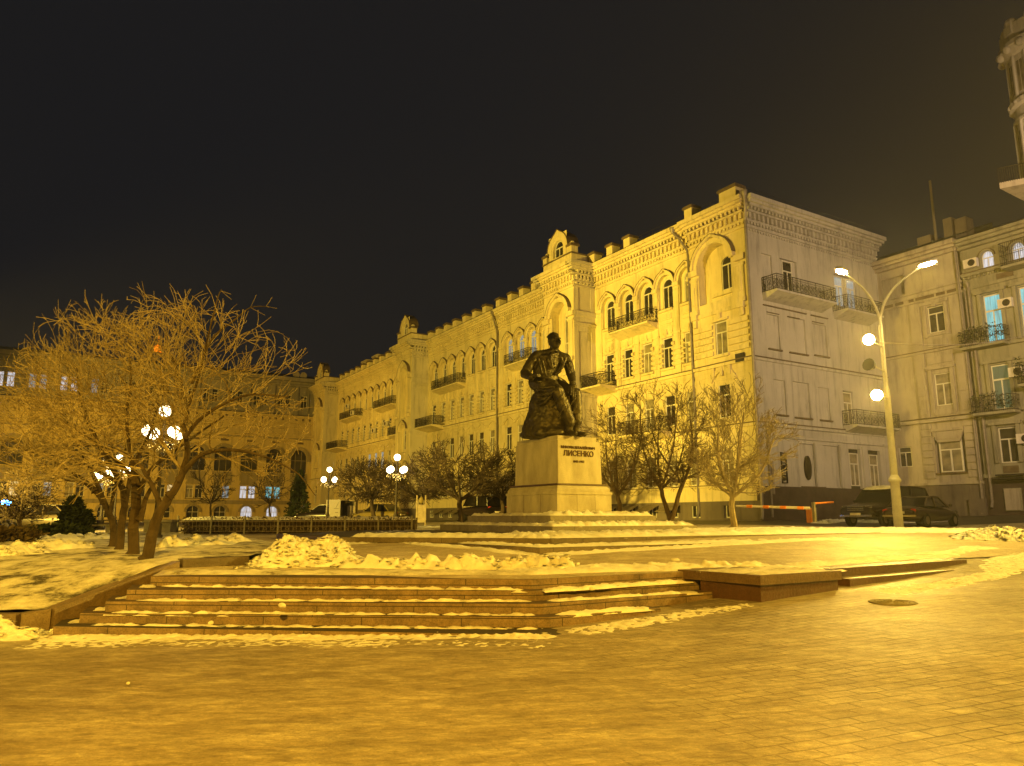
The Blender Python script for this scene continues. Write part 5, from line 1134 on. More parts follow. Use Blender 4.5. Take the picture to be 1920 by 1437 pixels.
def evergreen(name, label, base, h, r, seed, cat='tree', n=900, cone=1.0, m='ever', group=None, leaf=.09):
    rg = random.Random(seed); t = thing(name, label, cat, tuple(base), 0, group)
    tr = MB(); tr.tube([(0, 0, -.1), (0, 0, h * .5)], [r * .09, r * .03], 6); tr.build('trunk', 'barkd', t)
    cr = MB()
    for k in range(n):
        z = rg.random() ** .8; rad = r * ((1 - z) ** cone * .95 + .05) * (rg.random() ** .4) * (1 + .25 * math.sin(k * .7 + z * 9)); a = rg.uniform(0, 6.28)
        p = Vector((math.cos(a) * rad, math.sin(a) * rad, h * (.04 + z * .96)))
        for j in range(5):
            d = Vector((math.cos(a) + rg.gauss(0, .5), math.sin(a) + rg.gauss(0, .5), rg.uniform(0, .9))).normalized() * leaf * rg.uniform(1, 2.2); s_ = d.orthogonal().normalized() * leaf * .3; q_ = p + Vector((rg.gauss(0, .06), rg.gauss(0, .06), rg.gauss(0, .06)))
            cr.add([q_ - s_, q_ + d * .6 - s_ * 1.6, q_ + d, q_ + d * .5 + s_ * 1.6], [(0, 1, 2, 3)])
    cr.build('crown', m, t); return t
eb = Pt(558, 980, 62); evergreen('conifer_tree', 'dark narrow conifer standing before the ochre building corner', Vector((eb.x, eb.y, 1.0)), 4.4, 1.1, 3, n=900, leaf=.12)
eb = P(133, 1004, .9); evergreen('conifer_bush', 'pointed dark evergreen bush on the snowy lawn', eb, 1.45, .62, 4, n=900, cone=.6, leaf=.07)
eb = P(155, 1003, .9); evergreen('conifer_bush', 'small rounded evergreen bush right of the pointed one', eb, .95, .4, 5, n=450, cone=.4, leaf=.07)
eb = P(100, 1010, .9); evergreen('juniper_bush', 'low spreading dark juniper at the foot of the pointed bush', eb, .32, 1.1, 6, 'bush', n=700, cone=.35, leaf=.1)
eb = P(10, 1020, .85); evergreen('twig_bush', 'low brown twiggy bush at the left edge of the lawn', eb, .4, .9, 7, 'bush', n=250, cone=.3, m='hedge')
# clipped hedge with snow on top, behind a low iron fence
HA, HB_ = P(332, 1000, .93), P(772, 1000, .93)
hg = MB(); rg = random.Random(9); d = (HB_ - HA); d.z = 0; Lh = d.length; d.normalize(); nn = Vector((-d.y, d.x, 0))
for k in range(9000):
    s_ = rg.random() * Lh; o_ = rg.uniform(.5, 2.0); z = rg.uniform(.0, .62) 
    if rg.random() < .6: o_ = rg.uniform(.45, .7)
    p = HA + d * s_ + nn * o_ + Vector((0, 0, z)); v1 = Vector((rg.gauss(0, 1), rg.gauss(0, 1), rg.gauss(0, 1))).normalized() * .07; v2 = v1.orthogonal() * .3
    hg.add([p, p + v1 + v2, p + v1 * 2, p + v1 - v2], [(0, 1, 2, 3)])
hg.rbox(HA + d * Lh / 2 + nn * 1.25, d, nn, Lh / 2, .62, .9, 1.5); hg.v = [(v[0] - HA.x, v[1] - HA.y, v[2] - .93) for v in hg.v]
ho = hg.build('hedge', 'hedge', None, (HA.x, HA.y, .93)); tag(ho, 'long clipped brown hedge with snow on top behind the iron fence', 'hedge')
fr = thing('iron_fence', 'low ornamental iron fence in front of the snowy hedge', 'fence', (HA.x, HA.y, .93)); rails = MB()
F0 = HA - d * .0
for z in (.08, .30, .50): rails.tube([(0, 0, z), tuple(d * Lh + Vector((0, 0, z)))], .014, 4)
nb = int(Lh / .16)
for k in range(nb):
    p = d * (Lh * k / nb); rails.tube([(p.x, p.y, .05), (p.x, p.y, .60)], .009, 4, False); rails.ball((p.x, p.y, .61), .022, 5, 4)
    if k % 2: 
        q_ = p + d * .08; rails.tube([tuple(q_ + d * .06 * math.cos(j * .79) + Vector((0, 0, .19 + .06 * math.sin(j * .79)))) for j in range(9)], .008, 3, False)
rails.build('fence_rails', 'fence', fr)
for k in range(int(Lh / 1.45) + 1):
    p = d * (1.45 * k); b = MB(); b.box(-.035, .035, -.035, .035, -.1, .66); b.ball((0, 0, .70), .05, 8, 6); b.build('fence_post', 'conc', fr, (p.x, p.y, 0))
# ------------------------------------------------------------------ globe lanterns
def lantern(label, base, h, seed, group='five globe lanterns of the square'):
    t = thing('globe_lantern', label, 'street lamp', tuple(base), 0, group)
    b = MB(); b.lathe((0, 0, 0), [(.24, -.2), (.24, .12), (.19, .16), (.19, .5), (.14, .56), (.16, .64), (.09, .8), (.07, 1.2), (.085, 1.24), (.06, 1.3), (.05, h - .9), (.08, h - .86), (.045, h - .8), (.04, h - .28), (.07, h - .22)], 12); b.build('post', 'iron', t)
    b = MB()
    for k in range(4):
        a = math.pi / 4 + k * math.pi / 2 + .25; c, s_ = math.cos(a), math.sin(a)
        b.tube([(0, 0, h - 1.0), (c * .25, s_ * .25, h - 1.12), (c * .5, s_ * .5, h - 1.05), (c * .56, s_ * .56, h - .92)], .02, 5)
    b.build('bracket', 'iron', t)
    for k in range(5):
        a = math.pi / 4 + k * math.pi / 2 + .25; p = (0, 0, h) if k == 4 else (math.cos(a) * .56, math.sin(a) * .56, h - .74)
        g = MB(); g.ball((0, 0, 0), .20, 16, 10); g.build('globe', 'globe', t, p, smooth=True)
    rg = random.Random(seed); g = MB()
    for k in range(70):
        a = rg.uniform(0, 6.28); r = rg.uniform(.05, .62); g.ball((math.cos(a) * r, math.sin(a) * r, h - 1.0 - rg.random() * .42 * (1.1 - r)), .016, 4, 3)
    g.build('fairy_lights', 'gold', t)
    return t
def lamp_at(label, px, py_top, t, seed):
    top = Pt(px, py_top, t); z0 = Tz(top.x, top.y) if top.x > -60 else .95; return lantern(label, (top.x, top.y, z0), top.z - z0, seed)
lamp_at('lit globe lantern post standing left of the low round trees, above the hedge end', 745, 858, 45, 1)
lamp_at('lit globe lantern post in front of the corner of the ochre building', 618, 881, 56, 2)
lamp_at('tall lit globe lantern glowing inside the crowns of the old trees', 310, 771, 25.5, 3)
lamp_at('lit globe lantern low behind the trunks, the left one of a pair', 199, 867, 43, 4)
lamp_at('lit globe lantern low behind the trunks, the right one of a pair', 224, 858, 45, 5)
# ------------------------------------------------------------------ tall street light with two arms and two projectors
LB = Pt(1686, 995, 32.5); LB.z = 1.05
sl = thing('tall_street_light', 'tall pale street light pole with two curved arms and four glowing heads', 'street lamp', tuple(LB))
def rel(px, py, t=32.5): return Pt(px, py, t) - LB
zt = rel(1648, 590).z
b = MB(); b.lathe((0, 0, 0), [(.20, -.2), (.19, 2.02), (.20, 2.06), (.26, 2.12), (.26, 2.2), (.20, 2.3), (.155, 2.4), (.135, 6.2), (.10, 6.4), (.075, zt)], 16); b.build('pole', 'polep', sl)
aL, aR = rel(1580, 511), rel(1735, 497)
for tgt, mid in ((aL, rel(1625, 545)), (aR, rel(1668, 540))):
    b = MB(); p0 = Vector((0, 0, zt - .1)); out = [p0 * (1 - u) ** 3 + (p0 + Vector((0, 0, .9))) * 3 * u * (1 - u) ** 2 + Vector((mid.x * .9, mid.y * .9, mid.z + .25)) * 3 * u * u * (1 - u) + tgt * u ** 3 for u in [k / 12 for k in range(13)]]
    b.tube(out, [.065 - .03 * k / 12 for k in range(13)], 8); b.build('arm', 'polep', sl)
    d = Vector((tgt.x, tgt.y, .0)).normalized(); hm = MB(); hm.ball((0, 0, 0), 1, 14, 8, (.46, .2, .12)); o = hm.build('lamp_head', 'polep', sl, tuple(tgt + d * .1 + Vector((0, 0, .09))), smooth=True); o.rotation_euler = (0, 0, math.atan2(d.y, d.x))
    ln = MB(); ln.ball((0, 0, 0), 1, 14, 8, (.40, .17, .10)); l_ = ln.build('lens', 'sodl', o, (0, 0, -.07), smooth=True)
for px, py in ((1629, 637), (1644, 741)):
    c = rel(px, py, 32.2); b = MB(); b.lathe((0, 0, 0), [(.06, -.30), (.16, -.22), (.24, 0), (.25, .03)], 16); o = b.build('projector', 'polep', sl, tuple(c))
    o.rotation_euler = Vector((-.42, -.86, -.28)).to_track_quat('Z', 'Y').to_euler()
    g = MB(); g.ball((0, 0, .03), 1, 16, 8, (.225, .225, .07)); g.build('lens', 'sodl', o, smooth=True)
    b = MB(); b.tube([tuple(c + Vector((.1, .2, 0))), (0, 0, c.z + .1)], .035, 6); b.build('bracket', 'polep', sl)
    wl = Pt(px, py, 31.6); spot('projector_light', tuple(wl), (wl.x - 15, wl.y - 28, wl.z - 9), 2100, SOD, 74, .7, .08)
for tgt in (aL, aR): wl = LB + tgt; spot('street_light', (wl.x, wl.y, wl.z - .25), (wl.x - 1.5, wl.y - 3, 0), 1100, SOD, 128, .5, .1)
c = rel(1631, 685, 32.3); b = MB(); b.lathe((0, 0, 0), [(.08, -.3), (.22, -.1), (.28, .12)], 14); o = b.build('unlit_projector', 'chrome', sl, tuple(c)); o.rotation_euler = Vector((-.75, -.5, .15)).to_track_quat('Z', 'Y').to_euler()
b = MB(); b.tube([tuple(c + Vector((.2, .1, 0))), (0, 0, c.z)], .03, 6); b.tube([(-.12, -.1, 6.0), (-.14, -.1, 9.2)], .035, 6); b.build('cable_conduit', 'polep', sl)
e = Pt(1950, 624, 40) - LB; s0 = rel(1650, 643); b = MB(); b.tube([s0.lerp(e, k / 10) - Vector((0, 0, .35 * math.sin(math.pi * k / 10))) for k in range(11)], .018, 4); b.build('span_wire', 'pipe', sl)
M['caryel2'] = mat('dull_yellow_paint', (.13, .10, .025), None, rough=.4)
# ------------------------------------------------------------------ vehicles: x forward, y left
def vehicle(name, label, cat, loc, rz, L_, W_, Hh, m, kind='sedan', group='cars parked around the square', lights=None):
    t = thing(name, label, cat, loc, rz, group); hl, hw = L_ / 2, W_ / 2
    if kind == 'suv': low = [(-hl, .55, 1.02, .86), (-hl + .05, .42, 1.10, .96), (-hl * .8, .32, 1.14, 1), (0, .30, 1.16, 1), (hl * .42, .30, 1.16, 1), (hl * .62, .32, 1.10, .98), (hl * .9, .38, 1.02, .95), (hl - .04, .42, .95, .9), (hl, .5, .88, .8)]; cab = [(-hl + .06, 1.1, 1.10), (-hl + .28, Hh - .08, 1.12), (-hl * .4, Hh, 1.14), (hl * .05, Hh - .02, 1.14), (hl * .2, Hh - .1, 1.14), (hl * .46, 1.13, 1.12)]
    elif kind == 'van': low = [(-hl, .5, 1.0, .9), (-hl * .9, .3, 1.1, 1), (hl * .6, .3, 1.1, 1), (hl * .95, .35, .95, .92), (hl, .5, .85, .8)]; cab = [(-hl + .02, 1.05, 1), (-hl + .1, Hh, 1), (hl * .3, Hh, 1), (hl * .62, 1.08, 1)]
    else: low = [(-hl, .45, .78, .82), (-hl + .06, .32, .90, .93), (-hl * .72, .24, .98, 1), (-hl * .3, .22, .93, 1), (hl * .3, .22, .92, 1), (hl * .55, .24, .88, .99), (hl * .88, .28, .74, .93), (hl - .03, .34, .66, .85), (hl, .42, .6, .74)]; cab = [(-hl * .66, .95, .93), (-hl * .42, Hh - .07, .93), (-hl * .08, Hh, .92), (hl * .1, Hh - .03, .92), (hl * .42, .90, .92)]
    b = MB(); sec = 12
    for x, z0, z1, k in low:
        for j in range(sec):
            a = 2 * math.pi * j / sec; cy, cz = math.cos(a), math.sin(a); e_ = .5
            b.v.append((x, hw * k * abs(cy) ** e_ * (1 if cy > 0 else -1), (z0 + z1) / 2 + (z1 - z0) / 2 * abs(cz) ** e_ * (1 if cz > 0 else -1)))
    n = len(low); b.f = [(i * sec + j, i * sec + (j + 1) % sec, (i + 1) * sec + (j + 1) % sec, (i + 1) * sec + j) for i in range(n - 1) for j in range(sec)] + [tuple(range(sec)), tuple(range((n - 1) * sec, n * sec))]
    body = b.build('body', m, t, smooth=True); sb = body.modifiers.new('s', 'SUBSURF'); sb.levels = 2; sb.render_levels = 2
    b = MB(); ins = .80 if kind != 'van' else .92; zb = .8 if kind == 'sedan' else 1.0
    P2 = []
    for x, z, k in cab:
        wv = hw * (.93 if z < 1.2 and kind != 'sedan' or z < 1.0 else ins); P2 += [(x, wv * .98, z), (x, -wv * .98, z)]
    n = len(cab); fc = [(2 * i, 2 * i + 1, 2 * i + 3, 2 * i + 2) for i in range(n - 1)] + [tuple(range(0, 2 * n, 2)), tuple(range(1, 2 * n, 2))]
    b.add(P2, fc); gl = b.build('windows', 'cglass', t)
    rf = MB(); rp = [c for c in cab if c[1] > Hh - .2]
    rf.add([(x, s_ * hw * ins * .97, z + .012) for x, z, k in rp for s_ in (1, -1)], [(2 * i, 2 * i + 1, 2 * i + 3, 2 * i + 2) for i in range(len(rp) - 1)])
    for s_ in (1, -1):
        for (x, z, k), (x2, z2, k2) in ((cab[0], cab[1]), (cab[-2], cab[-1])): rf.tube([(x, s_ * hw * (.93 if z < 1.2 else ins), z), (x2, s_ * hw * (.93 if z2 < 1.2 else ins), z2)], .035, 5)
        mid = (rp[0][0] + rp[-1][0]) / 2; rf.tube([(mid, s_ * hw * .92, zb + .1), (mid, s_ * hw * ins, Hh - .03)], .035, 5)
        rf.tube([(rp[0][0], s_ * hw * ins, rp[0][1]), (mid, s_ * hw * ins, Hh - .01), (rp[-1][0], s_ * hw * ins, rp[-1][1])], .03, 5)
    rf.build('roof', m, t)
    wr = .37 if kind == 'suv' else .31
    for x in (-hl * .62, hl * .64):
        for s_ in (1, -1):
            b = MB(); b.tube([(0, -.11, 0), (0, -.09, 0), (0, .09, 0), (0, .11, 0)], [wr * .9, wr, wr, wr * .9], 20); w__ = b.build('wheel', 'tyre', t, (x, s_ * (hw - .12), wr))
            b = MB(); b.tube([(0, -.112, 0), (0, .112, 0)], wr * .6, 12); b.build('rim', 'pipe', w__)
    for s_ in (1, -1):
        b = MB(); b.ball((0, 0, 0), 1, 10, 6, (.06, .2, .085)); b.build('headlight', 'chrome', t, (hl - .09, s_ * hw * .62, .70 if kind == 'sedan' else .88))
        b = MB(); b.ball((0, 0, 0), 1, 10, 6, (.05, .17, .08)); b.build('tail_light', 'red', t, (-hl + .05, s_ * hw * .68, .74 if kind == 'sedan' else .95))
        b = MB(); b.ball((0, 0, 0), 1, 8, 6, (.06, .09, .07)); b.build('mirror', m, t, (hl * .36, s_ * (hw + .08), 1.0 if kind == 'sedan' else 1.2))
    b = MB()
    if kind == 'suv':
        for z in (.74, .82, .90): b.box(hl - .06, hl + .01, -.42, .42, z, z + .035)
    b.box(hl - .1, hl + .03, -hw * .85, hw * .85, .44, .54); b.box(-hl - .03, -hl + .1, -hw * .85, hw * .85, .46, .54); b.build('bumper', 'chrome' if kind != 'van' else m, t)
    b = MB(); b.box(hl + .02, hl + .05, -.26, .26, .52, .63); b.box(-hl - .05, -hl + .0, -.26, .26, .60, .71); b.build('number_plate', 'whitep', t)
    return t
hd2 = math.atan2(D2.y, D2.x)
sv = Pt(1652, 985, 35.6); svz = Tz(sv.x, sv.y) + .02
v = vehicle('off_road_car', 'dark off road car with snow on its roof parked nose to the square', 'car', (sv.x + .6, sv.y + .6, svz), hd2 + math.pi, 4.9, 1.95, 1.92, 'carblack', 'suv')
b = MB(); n = 16
for i in range(n + 1):
    for j in range(9):
        x = -.2 + i * .9 / n; y = -.74 + j * 1.48 / 8; b.v.append((x, y, 1.90 - max(0, x - .25) * .28 + .05 * max(0, 1 - abs(y / .76) ** 4) * (1 + fbm(x * 4, y * 4)) * (1 if 0 < i < n else -.5)))
b.f = [(i * 9 + j, (i + 1) * 9 + j, (i + 1) * 9 + j + 1, i * 9 + j + 1) for i in range(n) for j in range(8)]; b.build('snow_cap', 'snowd', v, smooth=True)
sd = Pt(1722, 980, 35.0); sdz = Tz(sd.x, sd.y) + .02
vehicle('sedan_car', 'dark brown sedan with red tail lights parked behind the tall pole', 'car', (sd.x + .2, sd.y + .0, sdz), hd2 + .1, 4.5, 1.75, 1.40, 'carbrown', 'sedan')
c = Pt(78, 992, 40); vehicle('light_car', 'light beige car parked at the left edge behind the bushes', 'car', (c.x, c.y, .85), R(185), 4.4, 1.75, 1.45, 'carbeige', 'sedan')
c = Pt(905, 974, 52); vehicle('dark_car', 'dark car parked by the yellow house behind the round trees', 'car', (c.x, c.y, 1.3), R(120), 4.5, 1.8, 1.75, 'carblack', 'van')
c = Pt(712, 978, 56); vehicle('taxi_car', 'yellow and white taxi parked behind the hedge', 'car', (c.x, c.y, 1.15), R(150), 4.3, 1.7, 1.45, 'caryel2', 'sedan')
c = Pt(642, 978, 60); vehicle('dark_car', 'dark car beside the open kiosk behind the hedge', 'car', (c.x - 1.5, c.y, 1.15), R(175), 4.3, 1.7, 1.45, 'carblack', 'sedan')
c = Pt(-6, 990, 40); pv = vehicle('patrol_car', 'dark car with a bright blue beacon at the left edge', 'car', (c.x, c.y, .85), R(178), 4.4, 1.75, 1.45, 'carblack', 'sedan')
b = MB(); b.box(-.2, .2, -.6, .6, 1.45, 1.66); b.build('beacon', 'blue', pv)
spot('beacon_light', (c.x + .4, c.y - 1.6, 3.4), (c.x + 1.5, c.y - 7, 0), 900, (.06, .28, 1), 80, .8, .1)
# ------------------------------------------------------------------ snow: banks and strips
def billow(x, y, z=0):
    s_ = 0; a = .6
    for k in range(4): s_ += a * (1 - (1 - min(1, abs(noise.noise(Vector((x, y, z + k * 7)))) * 1.8)) ** 2); x *= 2.05; y *= 2.05; a *= .5
    return s_
def chunks(mb, pool, n, seed, h):
    rg = random.Random(seed)
    for k in range(n):
        p = rg.choice(pool); r = rg.choice((.014, .018, .022, .03, .04, .06)) * (1 if h < .4 else 1.2); b = MB(); b.ball((0, 0, 0), r, 6, 4, (rg.uniform(.8, 1.5), rg.uniform(.8, 1.4), rg.uniform(.5, .9)))
        rot = Matrix.Rotation(rg.uniform(0, 6.28), 3, 'Z') @ Matrix.Rotation(rg.uniform(-.6, .6), 3, 'X')
        mb.add([tuple(rot @ Vector(v_) * (1 + .35 * noise.noise(Vector(v_) * 30 + Vector((k, 0, 0)))) + Vector((p[0] + rg.gauss(0, .03), p[1] + rg.gauss(0, .03), p[2] + r * .2))) for v_ in b.v], b.f)
def ribbon(name, label, pts, w_, h, seed, m='snow', cover=.5, ds=.055, nw=10, jag=2.2, side=None, base=None, ridge=True, fr=4.2):
    """snow lying along a line of points; the sheet dips below the stone where there is no snow"""
    P_ = [Vector(p) for p in pts]; cum = [0]
    for a, b in zip(P_, P_[1:]): cum.append(cum[-1] + (b - a).length)
    n = max(2, int(cum[-1] / ds)); mb = MB(); 
    for i in range(n + 1):
        s = cum[-1] * i / n; k = max(j for j in range(len(cum) - 1) if cum[j] <= s + 1e-9); t = (s - cum[k]) / max(1e-6, cum[k + 1] - cum[k])
        p = P_[k].lerp(P_[k + 1], min(t, 1)); d = P_[k + 1] - P_[k]; d.z = 0; d.normalize(); nn_ = Vector((-d.y, d.x, 0))
        ww = w_ * (1 + .45 * fbm(s * .7, seed * 3.1)) 
        for j in range(nw):
            v = j / (nw - 1); off = (v - .5) * ww if side is None else v * ww * side
            q = p + nn_ * (off + .05 * fbm(s * jag, v * 3 + seed)); zb = base(q.x, q.y) if base else p.z
            f = fbm(q.x * fr, q.y * fr, seed, 6); prof = math.sin(math.pi * v) ** .8 if ridge else min(1, 6 * v, 6 * (1 - v))
            e = min(1, s / .25, (cum[-1] - s) / .25)
            f = max(-1.2, min(.55, f)); big = billow(q.x * 2.4, q.y * 2.4, seed) if h > .09 else .45
            hh = prof * e * (h * (cover * .75 + f * .8 + .55 * (big - .2)) + (.028 if h > .09 else h * .4) * (billow(q.x * 11, q.y * 11, seed) - .25))
            mb.v.append((q.x, q.y, zb - .012 + hh if prof > .02 else zb - .03))
    mb.f = [(i * nw + j, (i + 1) * nw + j, (i + 1) * nw + j + 1, i * nw + j + 1) for i in range(n) for j in range(nw - 1)]
    if h > .15: chunks(mb, [mb.v[k_] for k_ in range(0, len(mb.v), 1)], int(cum[-1] * 26), seed, h)
    o0 = mb.v[len(mb.v) // 2]; mb.v = [(x - o0[0], y - o0[1], z - o0[2]) for x, y, z in mb.v]
    o = mb.build(name, m, None, o0, smooth=True); tag(o, label, 'snow', None, 'stuff'); return o
def up(p, z): return Vector((p.x, p.y, z))
# snow on the treads of the front steps
for i, (z, a, b) in enumerate(S[:4]):
    rl = {0: .3, 1: 2.2, 2: 3.4, 3: 3.4}[i]; nx = S[i + 1]
    a2, b2 = nx[1] + Vector((.1, -.09, 0)), nx[2] + Vector((0, -.09, 0)); ribbon('snow_on_step', 'thin broken snow at the back of a granite tread', [up(a2, z), up(b2, z)], .24, .05, 10 + i, 'snow', .42 if i else .25, fr=6)
    if i: ribbon('snow_on_step', 'snow along the right flight tread', [up(b2 + D2 * .1 + N2 * .1, z), up(b + D2 * rl + D1 * .12, z)], .26, .045, 20 + i, 'snow', .8)
    ribbon('snow_on_step', 'snow and ice on the short left end treads', [up(a + LD * .15 + Vector((.25, .1, 0)), z), up(a + LD * .9 + Vector((.3, 0, 0)), z)], .35, .05, 30 + i, 'snowd', .5)
# trampled snow on the terrace edge, heaps and bank behind it
ribbon('snow_cover', 'flat trodden snow on the terrace edge above the steps', [P(290, 1078, .62), P(640, 1079, .62), P(990, 1081, .62)], .85, .04, 41, 'snowd', 1.1, side=1, base=Tz, ridge=False)
ribbon('snow_cover', 'flat trodden snow on the terrace edge beside the block', [P(990, 1081, .62), P(1150, 1074, .63), P(1320, 1068, .64)], 1.1, .05, 42, 'snow', 1.3, side=1, base=Tz, ridge=False)
ribbon('snow_cover', 'crusted snow over the top of the red granite block', [up(BL, .655) + N2 * .0, up(cB + (BL - BF) * 0, .655)], .1, .01, 43, 'snow', .3)
def heap(label, a0, a1, wd, envf, base, seed, nx_, ny_, nch, name='snow_heap'):
    hp = MB(); dh = (a1 - a0); dh.z = 0; Lb = dh.length; dh.normalize(); nh = Vector((-dh.y, dh.x, 0))
    for i in range(nx_ + 1):
        for j in range(ny_ + 1):
            u, v = i / nx_, j / ny_; q = a0 + dh * (u * Lb) + nh * (v * wd - .15)
            env = envf(u) * max(0, math.sin(math.pi * v)) ** .9 * min(1, 5 * u, 5 * (1 - u))
            z = env * (.60 + .25 * max(-1, min(1, fbm(q.x * 1.2, q.y * 1.2, seed, 3))) + .42 * billow(q.x * 1.9, q.y * 1.9, seed)) + .07 * min(1, env * 5) * billow(q.x * 7, q.y * 7, seed + 2)
            hp.v.append((q.x - a0.x, q.y - a0.y, base(q.x, q.y) - a0.z - .03 + z))
    hp.f = [(i * (ny_ + 1) + j, (i + 1) * (ny_ + 1) + j, (i + 1) * (ny_ + 1) + j + 1, i * (ny_ + 1) + j + 1) for i in range(nx_) for j in range(ny_)]
    chunks(hp, list(hp.v), nch, seed, .3); o = hp.build(name, 'snow', None, tuple(a0), smooth=True); tag(o, label, 'snow', None, 'stuff')
heap('big shovelled heap of snow at the left of the terrace', P(440, 1066, .64), P(700, 1062, .64), 2.3, lambda u: math.exp(-((u - .36) / .20) ** 2) * .58 + math.exp(-((u - .72) / .17) ** 2) * .42 + .12 * (1 - abs(2 * u - 1)), Tz, 3, 180, 70, 420)
heap('rounded clumps of snow beside the left end of the steps', Vector((-12, 11.0, -.15)), Vector((-6.75, 11.2, -.12)), .95, lambda u: .30, Rz, 8, 200, 34, 160)
heap('bank of ploughed snow at the right edge beside the street', P(1785, 1003, 1.07), P(2010, 1003, 1.1), 2.0, lambda u: .34, Tz, 13, 150, 40, 160, 'snow_bank')
ribbon('snow_bank', 'lumpy ridge of shovelled snow across the terrace', [P(640, 1062, .66), P(760, 1064, .66), P(880, 1066, .66), P(1000, 1066, .66), P(1090, 1067, .66)], .75, .24, 51, 'snow', .62, ds=.05, nw=14, base=Tz)
ribbon('snow_bank', 'thinner ridge of crumbled snow running to the right', [P(1080, 1067, .66), P(1200, 1063, .67), P(1300, 1058, .69), P(1450, 1056, .70)], .8, .10, 52, 'snow', .45, ds=.05, nw=12, base=Tz)
ribbon('snow_crumbs', 'scattered snow crumbs around the red granite block', [P(1330, 1064, .66), P(1430, 1064, .66), P(1540, 1058, .68)], 1.1, .05, 53, 'snow', .25, ds=.06, nw=14, base=Tz)
# on the block
zb_ = .555; bs = MB(); nb_ = 22
for i in range(nb_ + 1):
    for j in range(nb_ + 1):
        q = BF + (BR - BF) * (i / nb_) + (BL - BF) * (j / nb_ * 1.05); e = min(1, i / 3, (nb_ - i) / 3, j / 3, (nb_ - j) / 2 + .4)
        bs.v.append((q.x - BF.x, q.y - BF.y, .025 * e + .03 * e * fbm(q.x * 5, q.y * 5, 8) - .008))
bs.f = [(i * (nb_ + 1) + j, (i + 1) * (nb_ + 1) + j, (i + 1) * (nb_ + 1) + j + 1, i * (nb_ + 1) + j + 1) for i in range(nb_) for j in range(nb_)]
tag(bs.build('snow_cover', 'snowd', None, (BF.x, BF.y, .65), smooth=True), 'thin snow lying on the square red granite block', 'snow', None, 'stuff')
# foot of the front steps
fo = [Vector((-6.9, 11.35, -.10)), Vector((-4, 11.2, -.08)), Vector((-1, 10.95, -.03)), Vector((.7, 10.6, 0))]
ribbon('snow_strip', 'ragged line of dirty snow at the foot of the steps', fo, .7, .05, 61, 'snow', .40, base=Rz, nw=22, ds=.035, fr=8)
ribbon('snow_strip', 'dirty crushed snow spread before the steps', [p + Vector((0, -.55, 0)) for p in fo], 1.0, .022, 62, 'snow', .16, base=Rz, nw=34, ds=.03, fr=10)
ribbon('snow_strip', 'snow strip along the foot of the right flight', [Vector((.75, 10.75, 0)), Vector((1.8, 11.6, .03)), Vector((3.0, 12.3, .06)), Vector((4.1, 12.6, .1))], .9, .035, 63, 'snow', .42, base=Rz, nw=26, ds=.035, fr=9)
ribbon('snow_strip', 'snow strip along the two shallow steps uphill', [Vector((6.45, 13.4, .2)), Vector((7.95, 14.2, .32)), Vector((9.95, 15.55, .48)), Vector((12, 18.3, .62)), Vector((17, 22.1, .85))], .9, .04, 64, 'snow', .36, base=Rz, nw=26, ds=.04, fr=8)
ribbon('snow_strip', 'snow lying on the upper edge right of the block', [up(RS0, .64) + D1 * .8, up(RS1, .68) + D1 * .9, Vector((13, 20.9, .7))], .9, .05, 66, 'snow', .7, base=Tz)
# monument steps and tiers
ribbon('snow_on_step', 'snow along the foot of the monument steps at left', [up(L2, .93) + Vector((-.2, -.3, 0)), P(735, 1017, .92), P(870, 1028, .84), C1 + Vector((-.05, -.15, -.16))], .55, .05, 71, 'snow', .8, base=Tz)
ribbon('snow_on_step', 'snow along the foot of the monument steps at right', [up(C1, .76) + N2 * .1, up(e1, .92) + N2 * .15], .8, .045, 72, 'snow', .9, base=Tz)
ribbon('snow_on_step', 'thick snow on the lower monument step at left', [up(l1, .92) + Vector((.2, .12, 0)), up(C1, .92) + Vector((.0, .16, 0))], .7, .06, 73, 'snow', .9, side=1)
ribbon('snow_on_step', 'thick snow on the lower monument step at right', [up(C1, .92) + D1 * .02, up(e1, .92) + D1 * .02], 1.2, .06, 74, 'snow', .9, side=1)
ribbon('snow_on_step', 'snow edge on the upper platform at left', [up(L2, 1.06) + Vector((.1, .03, 0)), up(C2, 1.06) + Vector((-.0, .03, 0))], 1.6, .09, 75, 'snow', 1.1, side=1, ridge=False)
ribbon('snow_on_step', 'snow cover on the upper platform at right', [up(C2, 1.06) + D1 * .02, up(e2, 1.06) + D1 * .02], 3.2, .10, 76, 'snow', 1.2, side=1, ridge=False, nw=20)
for nm, c, e, l, z in (('lower', CA, eA, lA, zA), ('upper', CB, eB, lB, zB)):
    ribbon('snow_on_tier', 'snow along the %s tier edge facing the inscription' % nm, [up(c, z) + D1 * .02, up(e, z) + D1 * .02], 1.0, .13, 80 + int(z * 10), 'snow', 1.0, side=1, ridge=False)
    ribbon('snow_on_tier', 'snow along the %s tier edge on the left side' % nm, [up(l, z) + D2 * .02, up(c, z) + D2 * .02], .9, .09, 90 + int(z * 10), 'snow', .9, side=1, ridge=False)
